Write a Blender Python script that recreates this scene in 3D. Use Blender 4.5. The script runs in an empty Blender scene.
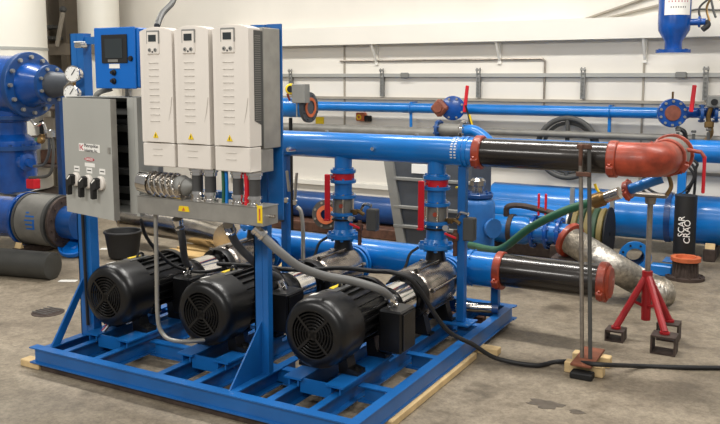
import bpy, math, random
from mathutils import Vector, Matrix
random.seed(4)
COL = bpy.context.scene.collection
PI = math.pi

# ------------------------------------------------------------------ camera
F_PX, PITCH, YAW = 806.9, math.radians(6.5746), math.radians(29.2563)
CAM = Vector((3.7254, -2.8881, 1.62))
s_, c_ = math.sin(YAW), math.cos(YAW)
FH = Vector((-s_, c_, 0)); RT = Vector((c_, s_, 0))
FW = FH*math.cos(PITCH) + Vector((0, 0, -math.sin(PITCH)))
UP = RT.cross(FW)
def U(px, py, ax, v):
    """world point on the plane ax = v seen at a place in the photo (720 x 424)"""
    d = FW + RT*((px-360)/F_PX) - UP*((py-170)/F_PX)
    i = 'xyz'.index(ax)
    return CAM + d*((v-CAM[i])/d[i])
cd = bpy.data.cameras.new('camera'); cam = bpy.data.objects.new('camera', cd); COL.objects.link(cam)
cam.matrix_world = Matrix(((RT.x, UP.x, -FW.x, CAM.x), (RT.y, UP.y, -FW.y, CAM.y), (RT.z, UP.z, -FW.z, CAM.z), (0, 0, 0, 1)))
cd.sensor_width = 36; cd.lens = F_PX*36/720; cd.shift_y = -42/720; cd.clip_start = .02
bpy.context.scene.camera = cam

# ------------------------------------------------------------------ materials
def srgb(r, g, b):
    return tuple((x/255/12.92 if x/255 <= .04045 else ((x/255+.055)/1.055)**2.4) for x in (r, g, b)) + (1,)
def mat(name, col, rough=.5, metal=0, var=.12, scale=6, bump=.0, bscale=60, coat=0, emit=None):
    m = bpy.data.materials.new(name); m.use_nodes = True
    nt = m.node_tree; b = nt.nodes['Principled BSDF']
    b.inputs['Roughness'].default_value = rough; b.inputs['Metallic'].default_value = metal
    b.inputs['Coat Weight'].default_value = coat
    tc = nt.nodes.new('ShaderNodeTexCoord')
    n = nt.nodes.new('ShaderNodeTexNoise'); n.inputs['Scale'].default_value = scale; n.inputs['Detail'].default_value = 6
    nt.links.new(tc.outputs['Object'], n.inputs['Vector'])
    r = nt.nodes.new('ShaderNodeValToRGB'); c = srgb(*col)
    r.color_ramp.elements[0].position = .3; r.color_ramp.elements[1].position = .7
    r.color_ramp.elements[0].color = tuple(x*(1-var) for x in c[:3])+(1,)
    r.color_ramp.elements[1].color = tuple(min(1, x*(1+var)) for x in c[:3])+(1,)
    nt.links.new(n.outputs['Fac'], r.inputs['Fac']); nt.links.new(r.outputs['Color'], b.inputs['Base Color'])
    if bump:
        n2 = nt.nodes.new('ShaderNodeTexNoise'); n2.inputs['Scale'].default_value = bscale
        nt.links.new(tc.outputs['Object'], n2.inputs['Vector'])
        bp = nt.nodes.new('ShaderNodeBump'); bp.inputs['Strength'].default_value = bump; bp.inputs['Distance'].default_value = .01
        nt.links.new(n2.outputs['Fac'], bp.inputs['Height']); nt.links.new(bp.outputs['Normal'], b.inputs['Normal'])
    if emit:
        b.inputs['Emission Color'].default_value = srgb(*emit[:3]); b.inputs['Emission Strength'].default_value = emit[3]
    return m
M = dict(
 blue=mat('blue_enamel', (14, 112, 190), .28, 0, .12, 4, .03, 30, .3),
 skid=mat('blue_frame_paint', (18, 92, 160), .35, 0, .12, 5, .05, 40, .1),
 dblue=mat('deep_blue_paint', (18, 66, 124), .35, 0, .15, 5, .05, 40, .2),
 panelblue=mat('panel_blue', (0, 98, 184), .35, 0, .03, 3),
 red=mat('red_lever_paint', (200, 22, 38), .4, 0, .1),
 coupling=mat('orange_red_coupling', (146, 56, 34), .42, 0, .4, 16, .1, 50, .1),
 jackred=mat('red_jack_paint', (150, 24, 30), .42, 0, .15, 12),
 black=mat('black_paint', (9, 9, 10), .34, 0, .3, 8, .05, 60, .05),
 pipeblack=mat('glossy_black_pipe', (40, 35, 31), .27, .3, .25, 6, .03, 30, .4),
 rubber=mat('black_rubber', (24, 24, 25), .55, 0, .15),
 dark=mat('dark_void', (12, 12, 13), .7, 0, .1),
 steel=mat('stainless', (190, 184, 176), .2, 1, .2, 9, .03, 40),
 shroud=mat('pump_stainless', (150, 142, 134), .26, .9, .3, 9, .05, 40),
 braid=mat('braided_stainless', (188, 182, 172), .38, .9, .35, 30, .5, 90),
 chrome=mat('chrome', (225, 222, 218), .12, 1, .1),
 brass=mat('brass', (130, 104, 66), .35, .9, .3),
 enclosure=mat('grey_enclosure_paint', (168, 168, 162), .45, .1, .04, 3),
 darktube=mat('dark_tube_coating', (52, 52, 49), .5, 0, .25, 6, .1, 40),
 dullgreen=mat('dull_green_hose', (44, 70, 50), .55, 0, .2),
 dullyellow=mat('dull_olive_hose', (118, 104, 62), .55, 0, .25),
 galv=mat('galvanised_steel', (165, 163, 157), .36, .6, .12, 14),
 white=mat('drive_plastic', (218, 211, 202), .42, 0, .02, 4),
 ridge=mat('drive_ridge', (196, 191, 182), .5, 0, .02, 4),
 dgrey=mat('dark_grey', (72, 72, 70), .5, 0, .1),
 mgrey=mat('mid_grey', (128, 128, 124), .5, .1, .1),
 conduit=mat('grey_liquid_tight_conduit', (112, 112, 110), .45, 0, .06),
 dconduit=mat('dark_flexible_conduit', (62, 62, 62), .5, 0, .1),
 screen=mat('screen', (50, 56, 58), .15, 0, .05),
 paper=mat('white_paper', (232, 230, 224), .6, 0, .02),
 ink=mat('black_ink', (30, 30, 34), .6, 0, .02),
 redink=mat('red_ink', (178, 36, 60), .6, 0, .02),
 yellow=mat('yellow', (232, 198, 24), .5, 0, .08),
 tankblue=mat('tank_blue', (38, 102, 168), .4, 0, .2, 8),
 orange=mat('rust_orange', (190, 98, 58), .6, 0, .2, 20),
 rust=mat('rusty_brown', (92, 62, 48), .7, .2, .4, 18, .2, 60),
 rustplate=mat('rust_red_plate', (122, 72, 50), .7, .1, .3, 14, .1, 50),
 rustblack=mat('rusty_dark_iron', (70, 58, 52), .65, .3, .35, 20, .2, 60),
 wood=mat('raw_timber', (206, 178, 130), .7, 0, .15, 12),
 pallet=mat('pallet_board', (190, 158, 104), .7, 0, .2, 8),
 green=mat('green_hose', (40, 92, 66), .45, 0, .12),
 wallgrey=mat('steel_grey_paint', (72, 76, 82), .5, .1, .15),
 tank=mat('white_tank_paint', (232, 228, 216), .4, 0, .03, 2),
 cast=mat('grey_cast_body', (124, 122, 116), .5, .2, .15, 10),
 valveblue=mat('vivid_valve_blue', (12, 72, 148), .26, 0, .25, 9, .06, 25, .3),
 bronze=mat('brown_primer', (128, 72, 54), .6, 0, .25, 20),
 oilstain=mat('oil_stain', (88, 80, 70), .35, 0, .25, 20),
 pole=mat('worn_steel_pole', (146, 138, 128), .4, .6, .2, 30),
 taupe=mat('taupe_steel', (128, 118, 104), .6, 0, .15, 4),
 beige=mat('beige_steel', (158, 150, 136), .6, 0, .1),
)
# ------------------------------------------------------------------ setting materials
def floor_mat():
    m = bpy.data.materials.new('worn_concrete'); m.use_nodes = True; nt = m.node_tree; b = nt.nodes['Principled BSDF']
    tc = nt.nodes.new('ShaderNodeTexCoord')
    def noise(sc, det=8, rough=.6):
        n = nt.nodes.new('ShaderNodeTexNoise'); n.inputs['Scale'].default_value = sc
        n.inputs['Detail'].default_value = det; n.inputs['Roughness'].default_value = rough
        nt.links.new(tc.outputs['Object'], n.inputs['Vector']); return n
    def ramp(n, p0, c0, p1, c1):
        r = nt.nodes.new('ShaderNodeValToRGB'); r.color_ramp.elements[0].position = p0; r.color_ramp.elements[1].position = p1
        r.color_ramp.elements[0].color = c0; r.color_ramp.elements[1].color = c1
        nt.links.new(n.outputs['Fac'], r.inputs['Fac']); return r
    def mul(a, bb, f=1):
        x = nt.nodes.new('ShaderNodeMix'); x.data_type = 'RGBA'; x.blend_type = 'MULTIPLY'; x.inputs[0].default_value = f
        nt.links.new(a, x.inputs[6]); nt.links.new(bb, x.inputs[7]); return x.outputs[2]
    big = ramp(noise(1.1), .35, srgb(122, 111, 95), .68, srgb(152, 141, 123))
    mid = ramp(noise(6, 10, .75), .32, (.62, .60, .57, 1), .6, (1.08, 1.08, 1.08, 1))
    fine = ramp(noise(34, 8, .8), .36, (.66, .65, .63, 1), .6, (1.12, 1.12, 1.12, 1))
    spots = ramp(noise(2.3, 3, .5), .30, (.42, .40, .38, 1), .37, (1, 1, 1, 1))
    o = mul(mul(mul(big.outputs[0], mid.outputs[0]), fine.outputs[0]), spots.outputs[0], .8)
    nt.links.new(o, b.inputs['Base Color'])
    rr = ramp(noise(3), .3, (.45, .45, .45, 1), .7, (.75, .75, .75, 1)); nt.links.new(rr.outputs[0], b.inputs['Roughness'])
    bp = nt.nodes.new('ShaderNodeBump'); bp.inputs['Strength'].default_value = .25; bp.inputs['Distance'].default_value = .004
    nt.links.new(noise(40).outputs['Fac'], bp.inputs['Height']); nt.links.new(bp.outputs[0], b.inputs['Normal'])
    return m
M['floor'] = floor_mat()
M['wall'] = mat('painted_wall', (226, 221, 211), .6, 0, .06, 1.2, .1, 8)
M['ledge'] = mat('painted_ledge', (232, 228, 218), .5, 0, .03, 1.5)

# ------------------------------------------------------------------ mesh builder
def frame(d):
    d = d.normalized(); a = Vector((0, 0, 1)) if abs(d.z) < .9 else Vector((1, 0, 0))
    u = a.cross(d).normalized(); return u, d.cross(u), d
def catmull(pts, n=8):
    pts = [Vector(p) for p in pts]
    if len(pts) < 3: return pts
    P = [pts[0]*2-pts[1]] + pts + [pts[-1]*2-pts[-2]]; out = []
    for i in range(1, len(P)-2):
        for k in range(n):
            t = k/n; a, b, c, d = P[i-1:i+3]
            out.append(.5*((2*b)+(c-a)*t+(2*a-5*b+4*c-d)*t*t+(3*b-a-3*c+d)*t**3))
    out.append(pts[-1]); return out
class MB:
    def __init__(s): s.v = []; s.f = []
    def add(s, v, f):
        o = len(s.v); s.v += [Vector(x) for x in v]; s.f += [[i+o for i in q] for q in f]; return s
    def box(s, lo, hi, rot=None, piv=None):
        (x0, y0, z0), (x1, y1, z1) = lo, hi
        v = [Vector(p) for p in ((x0,y0,z0),(x1,y0,z0),(x1,y1,z0),(x0,y1,z0),(x0,y0,z1),(x1,y0,z1),(x1,y1,z1),(x0,y1,z1))]
        if rot is not None:
            piv = Vector(piv) if piv is not None else sum(v, Vector())/8
            v = [rot @ (p-piv) + piv for p in v]
        return s.add(v, [(0,3,2,1),(4,5,6,7),(0,1,5,4),(1,2,6,5),(2,3,7,6),(3,0,4,7)])
    def bbox(s, lo, hi, b=.006, rot=None, piv=None):
        """box with chamfered edges"""
        lo, hi = Vector(lo), Vector(hi); c = (lo+hi)/2; h = (hi-lo)/2; b = min(b, min(h)*.6)
        V = []; idx = {}
        for sx in (-1, 1):
            for sy in (-1, 1):
                for sz in (-1, 1):
                    for ax in range(3):
                        p = [h.x-b, h.y-b, h.z-b]; p[ax] = h[ax]
                        idx[(sx, sy, sz, ax)] = len(V); V.append(Vector((p[0]*sx, p[1]*sy, p[2]*sz))+c)
        Fc = []
        def q(l): Fc.append([idx[k] for k in l])
        for s1 in (-1, 1):
            q([(s1, a, d, 0) for a, d in ((-1,-1),(1,-1),(1,1),(-1,1))][::s1])
            q([(a, s1, d, 1) for a, d in ((-1,-1),(1,-1),(1,1),(-1,1))][::-s1])
            q([(a, d, s1, 2) for a, d in ((-1,-1),(1,-1),(1,1),(-1,1))][::s1])
        for a in (-1, 1):
            for d in (-1, 1):
                q([(a, d, -1, 0), (a, d, 1, 0), (a, d, 1, 1), (a, d, -1, 1)][::a*d])
                q([(a, -1, d, 0), (a, 1, d, 0), (a, 1, d, 2), (a, -1, d, 2)][::-a*d])
                q([(-1, a, d, 1), (1, a, d, 1), (1, a, d, 2), (-1, a, d, 2)][::a*d])
                for e in (-1, 1):
                    q([(a, d, e, 0), (a, d, e, 1), (a, d, e, 2)][::a*d*e])
        if rot is not None:
            piv = Vector(piv) if piv is not None else c
            V = [rot @ (p-piv)+piv for p in V]
        return s.add(V, Fc)
    def lathe(s, A, d, prof, n=24, cap=True):
        """prof: (distance along d, radius)"""
        A = Vector(A); u, w, d = frame(Vector(d)); v = []; f = []
        for t, r in prof:
            r = max(r, 1e-4)
            v += [A+d*t+(u*math.cos(2*PI*k/n)+w*math.sin(2*PI*k/n))*r for k in range(n)]
        for i in range(len(prof)-1):
            for k in range(n):
                f.append((i*n+k, i*n+(k+1) % n, (i+1)*n+(k+1) % n, (i+1)*n+k))
        if cap:
            f.append(tuple(range(n))[::-1]); f.append(tuple((len(prof)-1)*n+k for k in range(n)))
        return s.add(v, f)
    def cyl(s, A, B, r, n=16, r2=None):
        A = Vector(A); B = Vector(B)
        return s.lathe(A, B-A, [(0, r), ((B-A).length, r if r2 is None else r2)], n)
    def tube(s, pts, r, n=10, smooth=8, radii=None):
        P = catmull(pts, smooth) if smooth else [Vector(p) for p in pts]
        m = len(P); u = None; v = []; f = []
        for i, p in enumerate(P):
            t = (P[min(i+1, m-1)]-P[max(i-1, 0)]).normalized()
            if u is None: u, w, _ = frame(t)
            else: u = (u-t*u.dot(t)).normalized(); w = t.cross(u)
            rr = r if radii is None else radii(i/(m-1))
            v += [p+(u*math.cos(2*PI*k/n)+w*math.sin(2*PI*k/n))*rr for k in range(n)]
        for i in range(m-1):
            for k in range(n): f.append((i*n+k, i*n+(k+1) % n, (i+1)*n+(k+1) % n, (i+1)*n+k))
        f.append(tuple(range(n))[::-1]); f.append(tuple((m-1)*n+k for k in range(n)))
        return s.add(v, f)
    def ring(s, A, d, R, r, n=32, k=8):
        A = Vector(A); u, w, d = frame(Vector(d)); v = []; f = []
        for i in range(n):
            a = 2*PI*i/n; e = u*math.cos(a)+w*math.sin(a)
            v += [A+e*(R+r*math.cos(2*PI*j/k))+d*r*math.sin(2*PI*j/k) for j in range(k)]
        for i in range(n):
            for j in range(k):
                f.append((i*k+j, ((i+1) % n)*k+j, ((i+1) % n)*k+(j+1) % k, i*k+(j+1) % k))
        return s.add(v, f)
    def annulus(s, A, d, r0, r1, t, n=32):
        return s.lathe(A, d, [(0, r0), (0, r1), (t, r1), (t, r0), (0, r0)], n, cap=False)
    def bolts(s, A, d, R, n, r=.009, L=.02, ph=0):
        A = Vector(A); u, w, d = frame(Vector(d))
        for k in range(n):
            a = 2*PI*(k+.5)/n+ph; p = A+(u*math.cos(a)+w*math.sin(a))*R
            s.lathe(p, d, [(0, r), (L, r)], 6)
        return s
    def prism(s, poly, axis, a, b):
        """poly: 2D points in the plane normal to axis (remaining axes in xyz order), extruded a..b"""
        i = 'xyz'.index(axis); v = []
        for t in (a, b):
            for p in poly:
                q = list(p); q.insert(i, t); v.append(Vector(q))
        n = len(poly); f = [tuple(range(n)), tuple(range(n, 2*n))[::-1]]
        f += [(k, k+n, (k+1) % n+n, (k+1) % n) for k in range(n)]
        return s.add(v, f)
    def build(s, name, m, parent=None, angle=35, world=True):
        if parent is not None and world:
            off = Vector(); p = parent
            while p is not None: off += p.location; p = p.parent
        elif parent is None:
            off = Vector((sum(v.x for v in s.v)/len(s.v), sum(v.y for v in s.v)/len(s.v), min(v.z for v in s.v)))
        else: off = Vector()
        me = bpy.data.meshes.new(name); me.from_pydata([v-off for v in s.v], [], s.f); me.validate()
        import bmesh
        bm = bmesh.new(); bm.from_mesh(me); bmesh.ops.recalc_face_normals(bm, faces=bm.faces); bm.to_mesh(me); bm.free()
        me.polygons.foreach_set('use_smooth', [True]*len(me.polygons)); me.set_sharp_from_angle(angle=math.radians(angle))
        me.materials.append(M[m] if isinstance(m, str) else m)
        o = bpy.data.objects.new(name, me); COL.objects.link(o)
        if parent is not None: o.parent = parent
        else: o.location = off
        return o
def B(): return MB()
def tag(o, label, cat, group=None, kind=None):
    if label: o['label'] = label
    if cat: o['category'] = cat
    if group: o['group'] = group
    if kind: o['kind'] = kind
    return o
def T(name, label, cat, loc=(0, 0, 0), group=None):
    o = bpy.data.objects.new(name, None); COL.objects.link(o); o.location = loc; o.empty_display_size = .05
    return tag(o, label, cat, group)
def copy_tree(o, parent=None):
    c = o.copy(); COL.objects.link(c)
    if parent is not None: c.parent = parent
    for ch in list(o.children): copy_tree(ch, c)
    return c
def text(name, body, size, origin, right, up, m, parent, extrude=.0008, align='CENTER', sx=1):
    cu = bpy.data.curves.new(name, 'FONT'); cu.body = body; cu.size = size; cu.extrude = extrude
    cu.align_x = align; cu.align_y = 'CENTER'; cu.resolution_u = 3
    to = bpy.data.objects.new('tmp', cu); COL.objects.link(to)
    me = bpy.data.meshes.new_from_object(to.evaluated_get(bpy.context.evaluated_depsgraph_get()))
    bpy.data.objects.remove(to)
    r = Vector(right).normalized(); u = Vector(up).normalized(); n = r.cross(u)
    off = Vector(); p = parent
    while p is not None: off += p.location; p = p.parent
    o3 = Vector(origin)-off
    for v in me.vertices:
        v.co = o3 + r*v.co.x*sx + u*v.co.y + n*v.co.z
    me.materials.clear(); me.materials.append(M[m]); me.name = name
    o = bpy.data.objects.new(name, me); COL.objects.link(o); o.parent = parent
    return o
def V(*a): return Vector(a)
X, Y, Z = V(1, 0, 0), V(0, 1, 0), V(0, 0, 1)

# ================================================================== SETTING
WY = 5.6
def struct(o, label=None):
    o['kind'] = 'structure'
    return o
struct(B().box((-9, -5, -.1), (7, WY+.2, 0)).build('floor', 'floor'))
struct(B().box((-9, WY, 0), (7, WY+.2, 5.2)).build('wall_back', 'wall'))
struct(B().box((-9.2, -5, 0), (-9, WY, 5.2)).build('wall_left', 'wall'))
lz0, lz1 = 2.0, 2.21
led = struct(B().box((-3.0, WY-.16, lz0), (7, WY-.002, lz1)).build('trim_1', 'ledge'))
rail = struct(B().box((-3.0, WY-.05, 1.62), (7, WY-.002, 1.66)).build('trim_2', 'enclosure'))
struct(B().box((-3.0, WY-.04, 1.355), (7, WY-.002, 1.385)).build('trim_3', 'beige'))
struct(B().box((-3.0, WY-.05, .285), (7, WY-.002, .34)).build('trim_4', 'ledge'))
struct(B().box((-3.0, WY-.02, .66), (7, WY-.002, .69)).build('trim_5', 'beige'))
struct(B().box((-3.0, WY-.012, 2.62), (7, WY-.002, 2.63)).build('trim_6', 'beige'))
# vertical joints of the wall panelling
for i, px in enumerate((345, 640)):
    p = U(px, 170, 'y', WY)
    struct(B().box((p.x-.01, WY-.014, 0), (p.x+.01, WY-.002, lz0)).build('trim_%d' % (7+i), 'beige'))
# building column and girder on the left, seen between the tanks
p = U(60, 40, 'y', WY)
struct(B().box((p.x-.12, WY-.3, 0), (p.x+.12, WY-.002, 5.2)).box((p.x+.3, WY-.25, 0), (p.x+.42, WY-.002, 5.2)).build('trim_9', 'taupe'))
p0 = U(44, 44, 'y', 4.7); p1 = U(100, 54, 'y', 4.7)
struct(B().box((p0.x-1, 4.7, p1.z), (p1.x+1, 4.85, p0.z)).build('trim_10', 'taupe'))

# ================================================================== WALL FITTINGS
def wallbracket(px, label):
    p = U(px, 60, 'y', WY)
    t = T('ledge_bracket', label, 'bracket', (p.x, WY-.003, 1.76), 'ledge brackets')
    B().prism([(WY-.15, lz0-.002), (WY-.13, lz0-.002), (WY-.003, 1.8), (WY-.003, 1.76)], 'x', p.x-.012, p.x+.012).build('brace', 'ledge', t)
    B().box((p.x-.02, WY-.02, 1.76), (p.x+.02, WY-.003, lz0-.002)).build('wall_plate', 'ledge', t)
wallbracket(377, 'white ledge bracket on back wall, leftmost of the three under the ledge')
wallbracket(500, 'white ledge bracket on back wall above the glossy black header pipe')
wallbracket(645, 'white ledge bracket on back wall just left of hanging blue vessel')
def upright(px, label):
    p = U(px, 88, 'y', WY)
    t = T('slotted_upright', label, 'upright', (p.x, WY-.05, 1.40), 'slotted uprights')
    b = B().box((p.x-.024, WY-.06, 1.395), (p.x-.012, WY-.052, 1.72)).box((p.x+.012, WY-.06, 1.395), (p.x+.024, WY-.052, 1.72)).box((p.x-.012, WY-.05, 1.395), (p.x+.012, WY-.002, 1.61))
    for k in range(8): b.box((p.x-.024, WY-.062, 1.40+k*.042), (p.x+.024, WY-.0505, 1.415+k*.042))
    b.build('channel', 'mgrey', t)
    B().bbox((p.x-.03, WY-.075, 1.685), (p.x+.03, WY-.0505, 1.71), .004).build('clamp', 'galv', t)
upright(293, 'slotted steel upright on back wall, above yellow round lamp and grey box')
upright(384, 'slotted steel upright on the wall, above long blue pipe and orange box')
upright(480, 'slotted steel upright on the wall, just right of small red lever')
upright(584, 'slotted steel upright on the wall above the dark hand wheel')
upright(706, 'slotted steel upright on back wall, the rightmost one')
def couplingclamp(px, label):
    p = U(px, 74, 'y', WY)
    tag(B().bbox((p.x-.05, WY-.075, 1.61), (p.x+.05, WY-.0505, 1.67), .008).build('rail_coupling', 'mgrey'), label, 'coupling')
couplingclamp(407, 'small grey coupling on the wall rail between two uprights at centre')
couplingclamp(682, 'small grey coupling on the wall rail below hanging blue vessel')
# thin copper line
a = U(340, 61, 'y', WY-.02); b = U(545, 57.5, 'y', WY-.02); c = U(541, 105, 'y', WY-.02)
tag(B().tube([a, V(b.x-.02, WY-.02, a.z), V(b.x, WY-.02, a.z-.02), V(b.x, WY-.02, c.z)], .011, 8, 0).build('copper_line', 'pole'),
    'thin brown copper line running along wall under ledge and turning down', 'pipe')
# diagonal rods above ledge
for (q0, q1, lb) in (((580, 21), (640, 0), 'upper of the two thin diagonal rods on wall above ledge'), ((600, 20), (668, 3), 'lower of the two thin diagonal rods, ending beside hanging blue vessel')):
    a = U(q0[0], q0[1], 'y', WY-.03); b = U(q1[0], q1[1], 'y', WY-.03); e = (b-a)
    tag(B().cyl(a, a+e*1.25, .014, 8).build('diagonal_rod', 'beige'), lb, 'rod', 'diagonal wall rods')

def flange(b, A, d, R, t=.025, nb=8, br=None, br_r=.010, bl=.014, two=True):
    """disc + bolt heads into builder b"""
    A = Vector(A); d = Vector(d).normalized()
    b.lathe(A, d, [(0, R-.003), (.003, R), (t-.003, R), (t, R-.003)], 32)
    if nb:
        b.bolts(A+d*t, d, br or R*.82, nb, br_r, bl)
        if two: b.bolts(A-d*bl, d, br or R*.82, nb, br_r, bl)
def boltset(A, d, R, n, r=.009, L=.02, m='galv', par=None):
    A = Vector(A); u, w, d = frame(Vector(d))
    for k in range(n):
        a = 2*PI*(k+.5)/n
        B().lathe(A+(u*math.cos(a)+w*math.sin(a))*R, d, [(0, r), (L, r)], 6).build('bolt', m, par)
def coupling(b, C, d, R, w=.05):
    """grooved pipe coupling: raised ring and two bolt pads"""
    C = Vector(C); u, v, d = frame(Vector(d))
    b.lathe(C-d*w/2, d, [(0, R), (0, R+.010), (.006, R+.016), (w-.006, R+.016), (w, R+.010), (w, R)], 32)
    for s in (-1, 1):
        q_ = (u*math.cos(.5)+v*math.sin(.5)); a = C+q_*s*(R+.018)
        R3 = Matrix((u, v, d)).transposed()
        b.bbox((-.018, -.026, -w*.42), (.018, .026, w*.42), .006, Matrix.Rotation(.5, 3, 'Z'), (0, 0, 0))
        for k in range(len(b.v)-24, len(b.v)): b.v[k] = R3 @ b.v[k] + a
        p_ = (v*math.cos(.5)-u*math.sin(.5)); b.lathe(a-p_*.038, p_, [(0, .009), (.076, .009)], 6)

# long blue wall pipe
pz = 1.27; py = 5.42
t = T('wall_pipe', 'long straight blue pipe high on back wall, between round blue flanges', 'pipe', (-1.8, py, pz))
B().lathe((-1.75, py, pz), X, [(0, .056), (4.25, .056)], 24).build('pipe_run', 'blue', t)
for px in (411, 610):
    x = U(px, 108, 'y', py).x
    b = B().cyl((x, py, pz-.056), (x, py, 1.02), .017, 10); b.ring((x, py, pz), X, .058, .010)
    b.box((x-.015, py, pz+.055), (x+.015, WY-.042, pz+.07)).build('hanger', 'blue', t)
# left end : blue stub with dark flange
t = T('pipe_stub', 'short fat blue pipe end with dark flange, left end of wall pipe', 'pipe', (-1.3, 4.0, 1.3))
B().lathe((-1.5, 4, 1.31), X, [(0, .10), (.74, .10), (.76, .13)], 28).build('pipe_run', 'blue', t)
b = B(); flange(b, (-.745, 4, 1.315), X, .155, .035, 8); b.build('flange', 'wallgrey', t)
B().annulus((-.705, 4, 1.315), X, .07, .10, .006, 28).build('gasket', 'orange', t)
t = T('pipe_prop', 'black steel prop standing under short fat blue pipe end', 'stand', (-.95, 4.0, 0))
B().cyl((-.95, 4, 0.01), (-.95, 4, 1.205), .02, 10).build('post', 'black', t); B().bbox((-1.05, 3.9, 0), (-.85, 4.1, .01), .003).build('foot_plate', 'black', t)
# yellow round lamp + grey box
p = U(289, 89, 'y', 3.9)
t = T('warning_lamp', 'round yellow warning lamp with dark lens beside small grey box', 'lamp', p)
B().lathe(p+V(0, .05, 0), V(.45, -.9, 0), [(0, .04), (.03, .055), (.09, .055), (.1, .045)], 24).build('housing', 'yellow', t)
B().lathe(p+V(.045, -.04, 0), V(.45, -.9, 0), [(0, .035), (.012, .03)], 20).build('lens', 'dark', t)
b = B().cyl(p+V(-.02, 0, -.05), p+V(-.02, .05, -.13), .012).cyl(p+V(.04, 0, -.05), p+V(.04, .05, -.13), .012); b.build('stem', 'coupling', t)
a = U(296, 84, 'y', 3.88); c = U(309, 103, 'y', 3.88)
t = T('junction_box', 'small light grey metal box above blue pipe stub beside yellow lamp', 'box', (a.x, 3.85, c.z))
B().bbox((a.x, 3.8, c.z), (c.x, 3.9, a.z), .005).build('box_body', 'mgrey', t)
B().cyl((a.x+.03, 3.845, c.z-.14), (a.x+.03, 3.845, c.z), .008).build('conduit_drop', 'galv', t)
# small orange box on wall
p = U(365, 117, 'y', WY)
t = T('wall_switch', 'small orange and black pull switch on the wall below blue pipe', 'switch', (p.x, WY-.1, p.z-.05))
B().bbox((p.x-.08, WY-.09, p.z-.045), (p.x+.03, WY-.003, p.z+.055), .01).build('switch_body', 'orange', t)
B().bbox((p.x+.031, WY-.08, p.z-.05), (p.x+.1, WY-.003, p.z+.02), .01).build('cover', 'dark', t)
B().ring((p.x-.03, WY-.095, p.z), Y, .025, .008).build('pull_ring', 'yellow', t)
p = U(320, 121, 'y', WY)
tag(B().bbox((p.x-.06, WY-.012, p.z-.05), (p.x+.06, WY-.001, p.z+.05), .003).build('wall_tag', 'yellow'), 'pale yellow tag on the wall right of blue pipe stub', 'tag')
# second grey pipe, lower
a = U(283, 128, 'y', 4.9); c = U(440, 130, 'y', 4.9)
t = T('grey_pipe', 'long grey pipe running behind the bright blue header on the left', 'pipe', (a.x, 4.9, a.z))
B().lathe((a.x-.6, 4.9, a.z), X, [(0, .062), (c.x-a.x+.7, .062)], 24).build('pipe_run', 'cast', t)
b = B(); flange(b, (c.x-.02, 4.9, a.z), X, .10, .03, 8); b.build('flange', 'cast', t)
B().box((.27, 4.88, 0), (.31, 4.92, a.z-.055)).build('support_post', 'dgrey', t)
a = U(500, 132, 'y', 5.3)
tag(B().lathe((a.x-.6, 5.3, a.z), X, [(0, .035), (3.8, .035)], 16).build('grey_pipe', 'cast'), 'slim grey pipe along the wall behind dark hand wheel', 'pipe')
# second blue pipe right
a = U(478, 142, 'y', 4.7); c = U(683, 152, 'y', 4.7)
t = T('blue_branch_pipe', 'slim blue pipe running just above the glossy black header pipe', 'pipe', (a.x, 4.7, a.z))
B().lathe((a.x-.3, 4.7, a.z), X, [(0, .048), (c.x-a.x+.3, .048), (c.x-a.x+.36, .1), (c.x-a.x+.9, .1)], 24).build('pipe_run', 'blue', t)
b = B(); flange(b, (c.x+.36, 4.7, a.z), X, .16, .03, 8); b.build('flange', 'dblue', t)
for dx, hh in ((-.05, .05), (.08, .04), (.2, .06)):
    B().cyl((c.x+dx, 4.7, a.z+.04), (c.x+dx, 4.7, a.z+.11+hh), .014, 8).bbox((c.x+dx-.02, 4.68, a.z+.12+hh), (c.x+dx+.02, 4.72, a.z+.14+hh), .004).build('vent_tap', 'dgrey', t)
t = T('branch_prop', 'blue post holding up slim blue pipe behind red pipe elbow', 'stand', (2.75, 4.7, 0))
q = U(682, 180, 'y', 4.6)
B().box((q.x-.035, 4.58, .01), (q.x+.035, 4.64, a.z-.1)).build('post', 'blue', t); B().bbox((q.x-.12, 4.5, 0), (q.x+.12, 4.7, .01), .003).build('foot_plate', 'blue', t)

# round flange with brown centre at right
p = U(672, 113, 'y', 5.2)
t = T('blind_flange_valve', 'round blue flange with rusty brown centre on right end of wall pipe', 'valve', p)
dd = V(.35, -.93, 0).normalized()
b = B(); b.lathe(p+dd*0, dd, [(-.03, .12), (-.02, .135), (.03, .135), (.035, .13)], 32); b.build('flange', 'valveblue', t)
boltset(p+dd*.035, dd, .112, 10, .013, .016, m='galv', par=t)
B().lathe(p+dd*.036, dd, [(0, .074), (.01, .07), (.012, .03)], 28).build('face_disc', 'bronze', t)
B().lathe(p-dd*.1+V(-.02,0,0), V(1, .2, 0), [(0, .08), (.15, .07), (.2, .05), (.42, .05)], 24).build('body', 'valveblue', t)
b = B(); flange(b, p+V(.24, .04, 0), V(1, .2, 0), .085, .03, 6); flange(b, p+V(.36, .06, 0), V(1, .2, 0), .085, .03, 6); b.build('end_flange', 'dblue', t)
q = U(693, 98, 'y', 5.15)
B().bbox((q.x-.019, 5.13, q.z-.13), (q.x+.019, 5.15, q.z+.12), .006, Matrix.Rotation(.08, 3, 'Y')).build('lever', 'red', t)
B().cyl(p+V(0, 0, .12), p+V(0, 0, .2), .010, 8).build('bleed_screw', 'brass', t)
b = B().tube([p+V(.05, -.05, -.13), p+V(.12, -.05, -.17), p+V(.14, -.05, -.24)], .02, 8); b.build('drain', 'black', t)
q = U(715, 102, 'y', 5.2)
t = T('pull_station', 'small grey square box with round black button at far right', 'switch', q-V(0, 0, .06))
B().bbox((q.x-.07, 5.16, q.z-.05), (q.x+.07, 5.24, q.z+.06), .01).build('box_body', 'mgrey', t)
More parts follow.
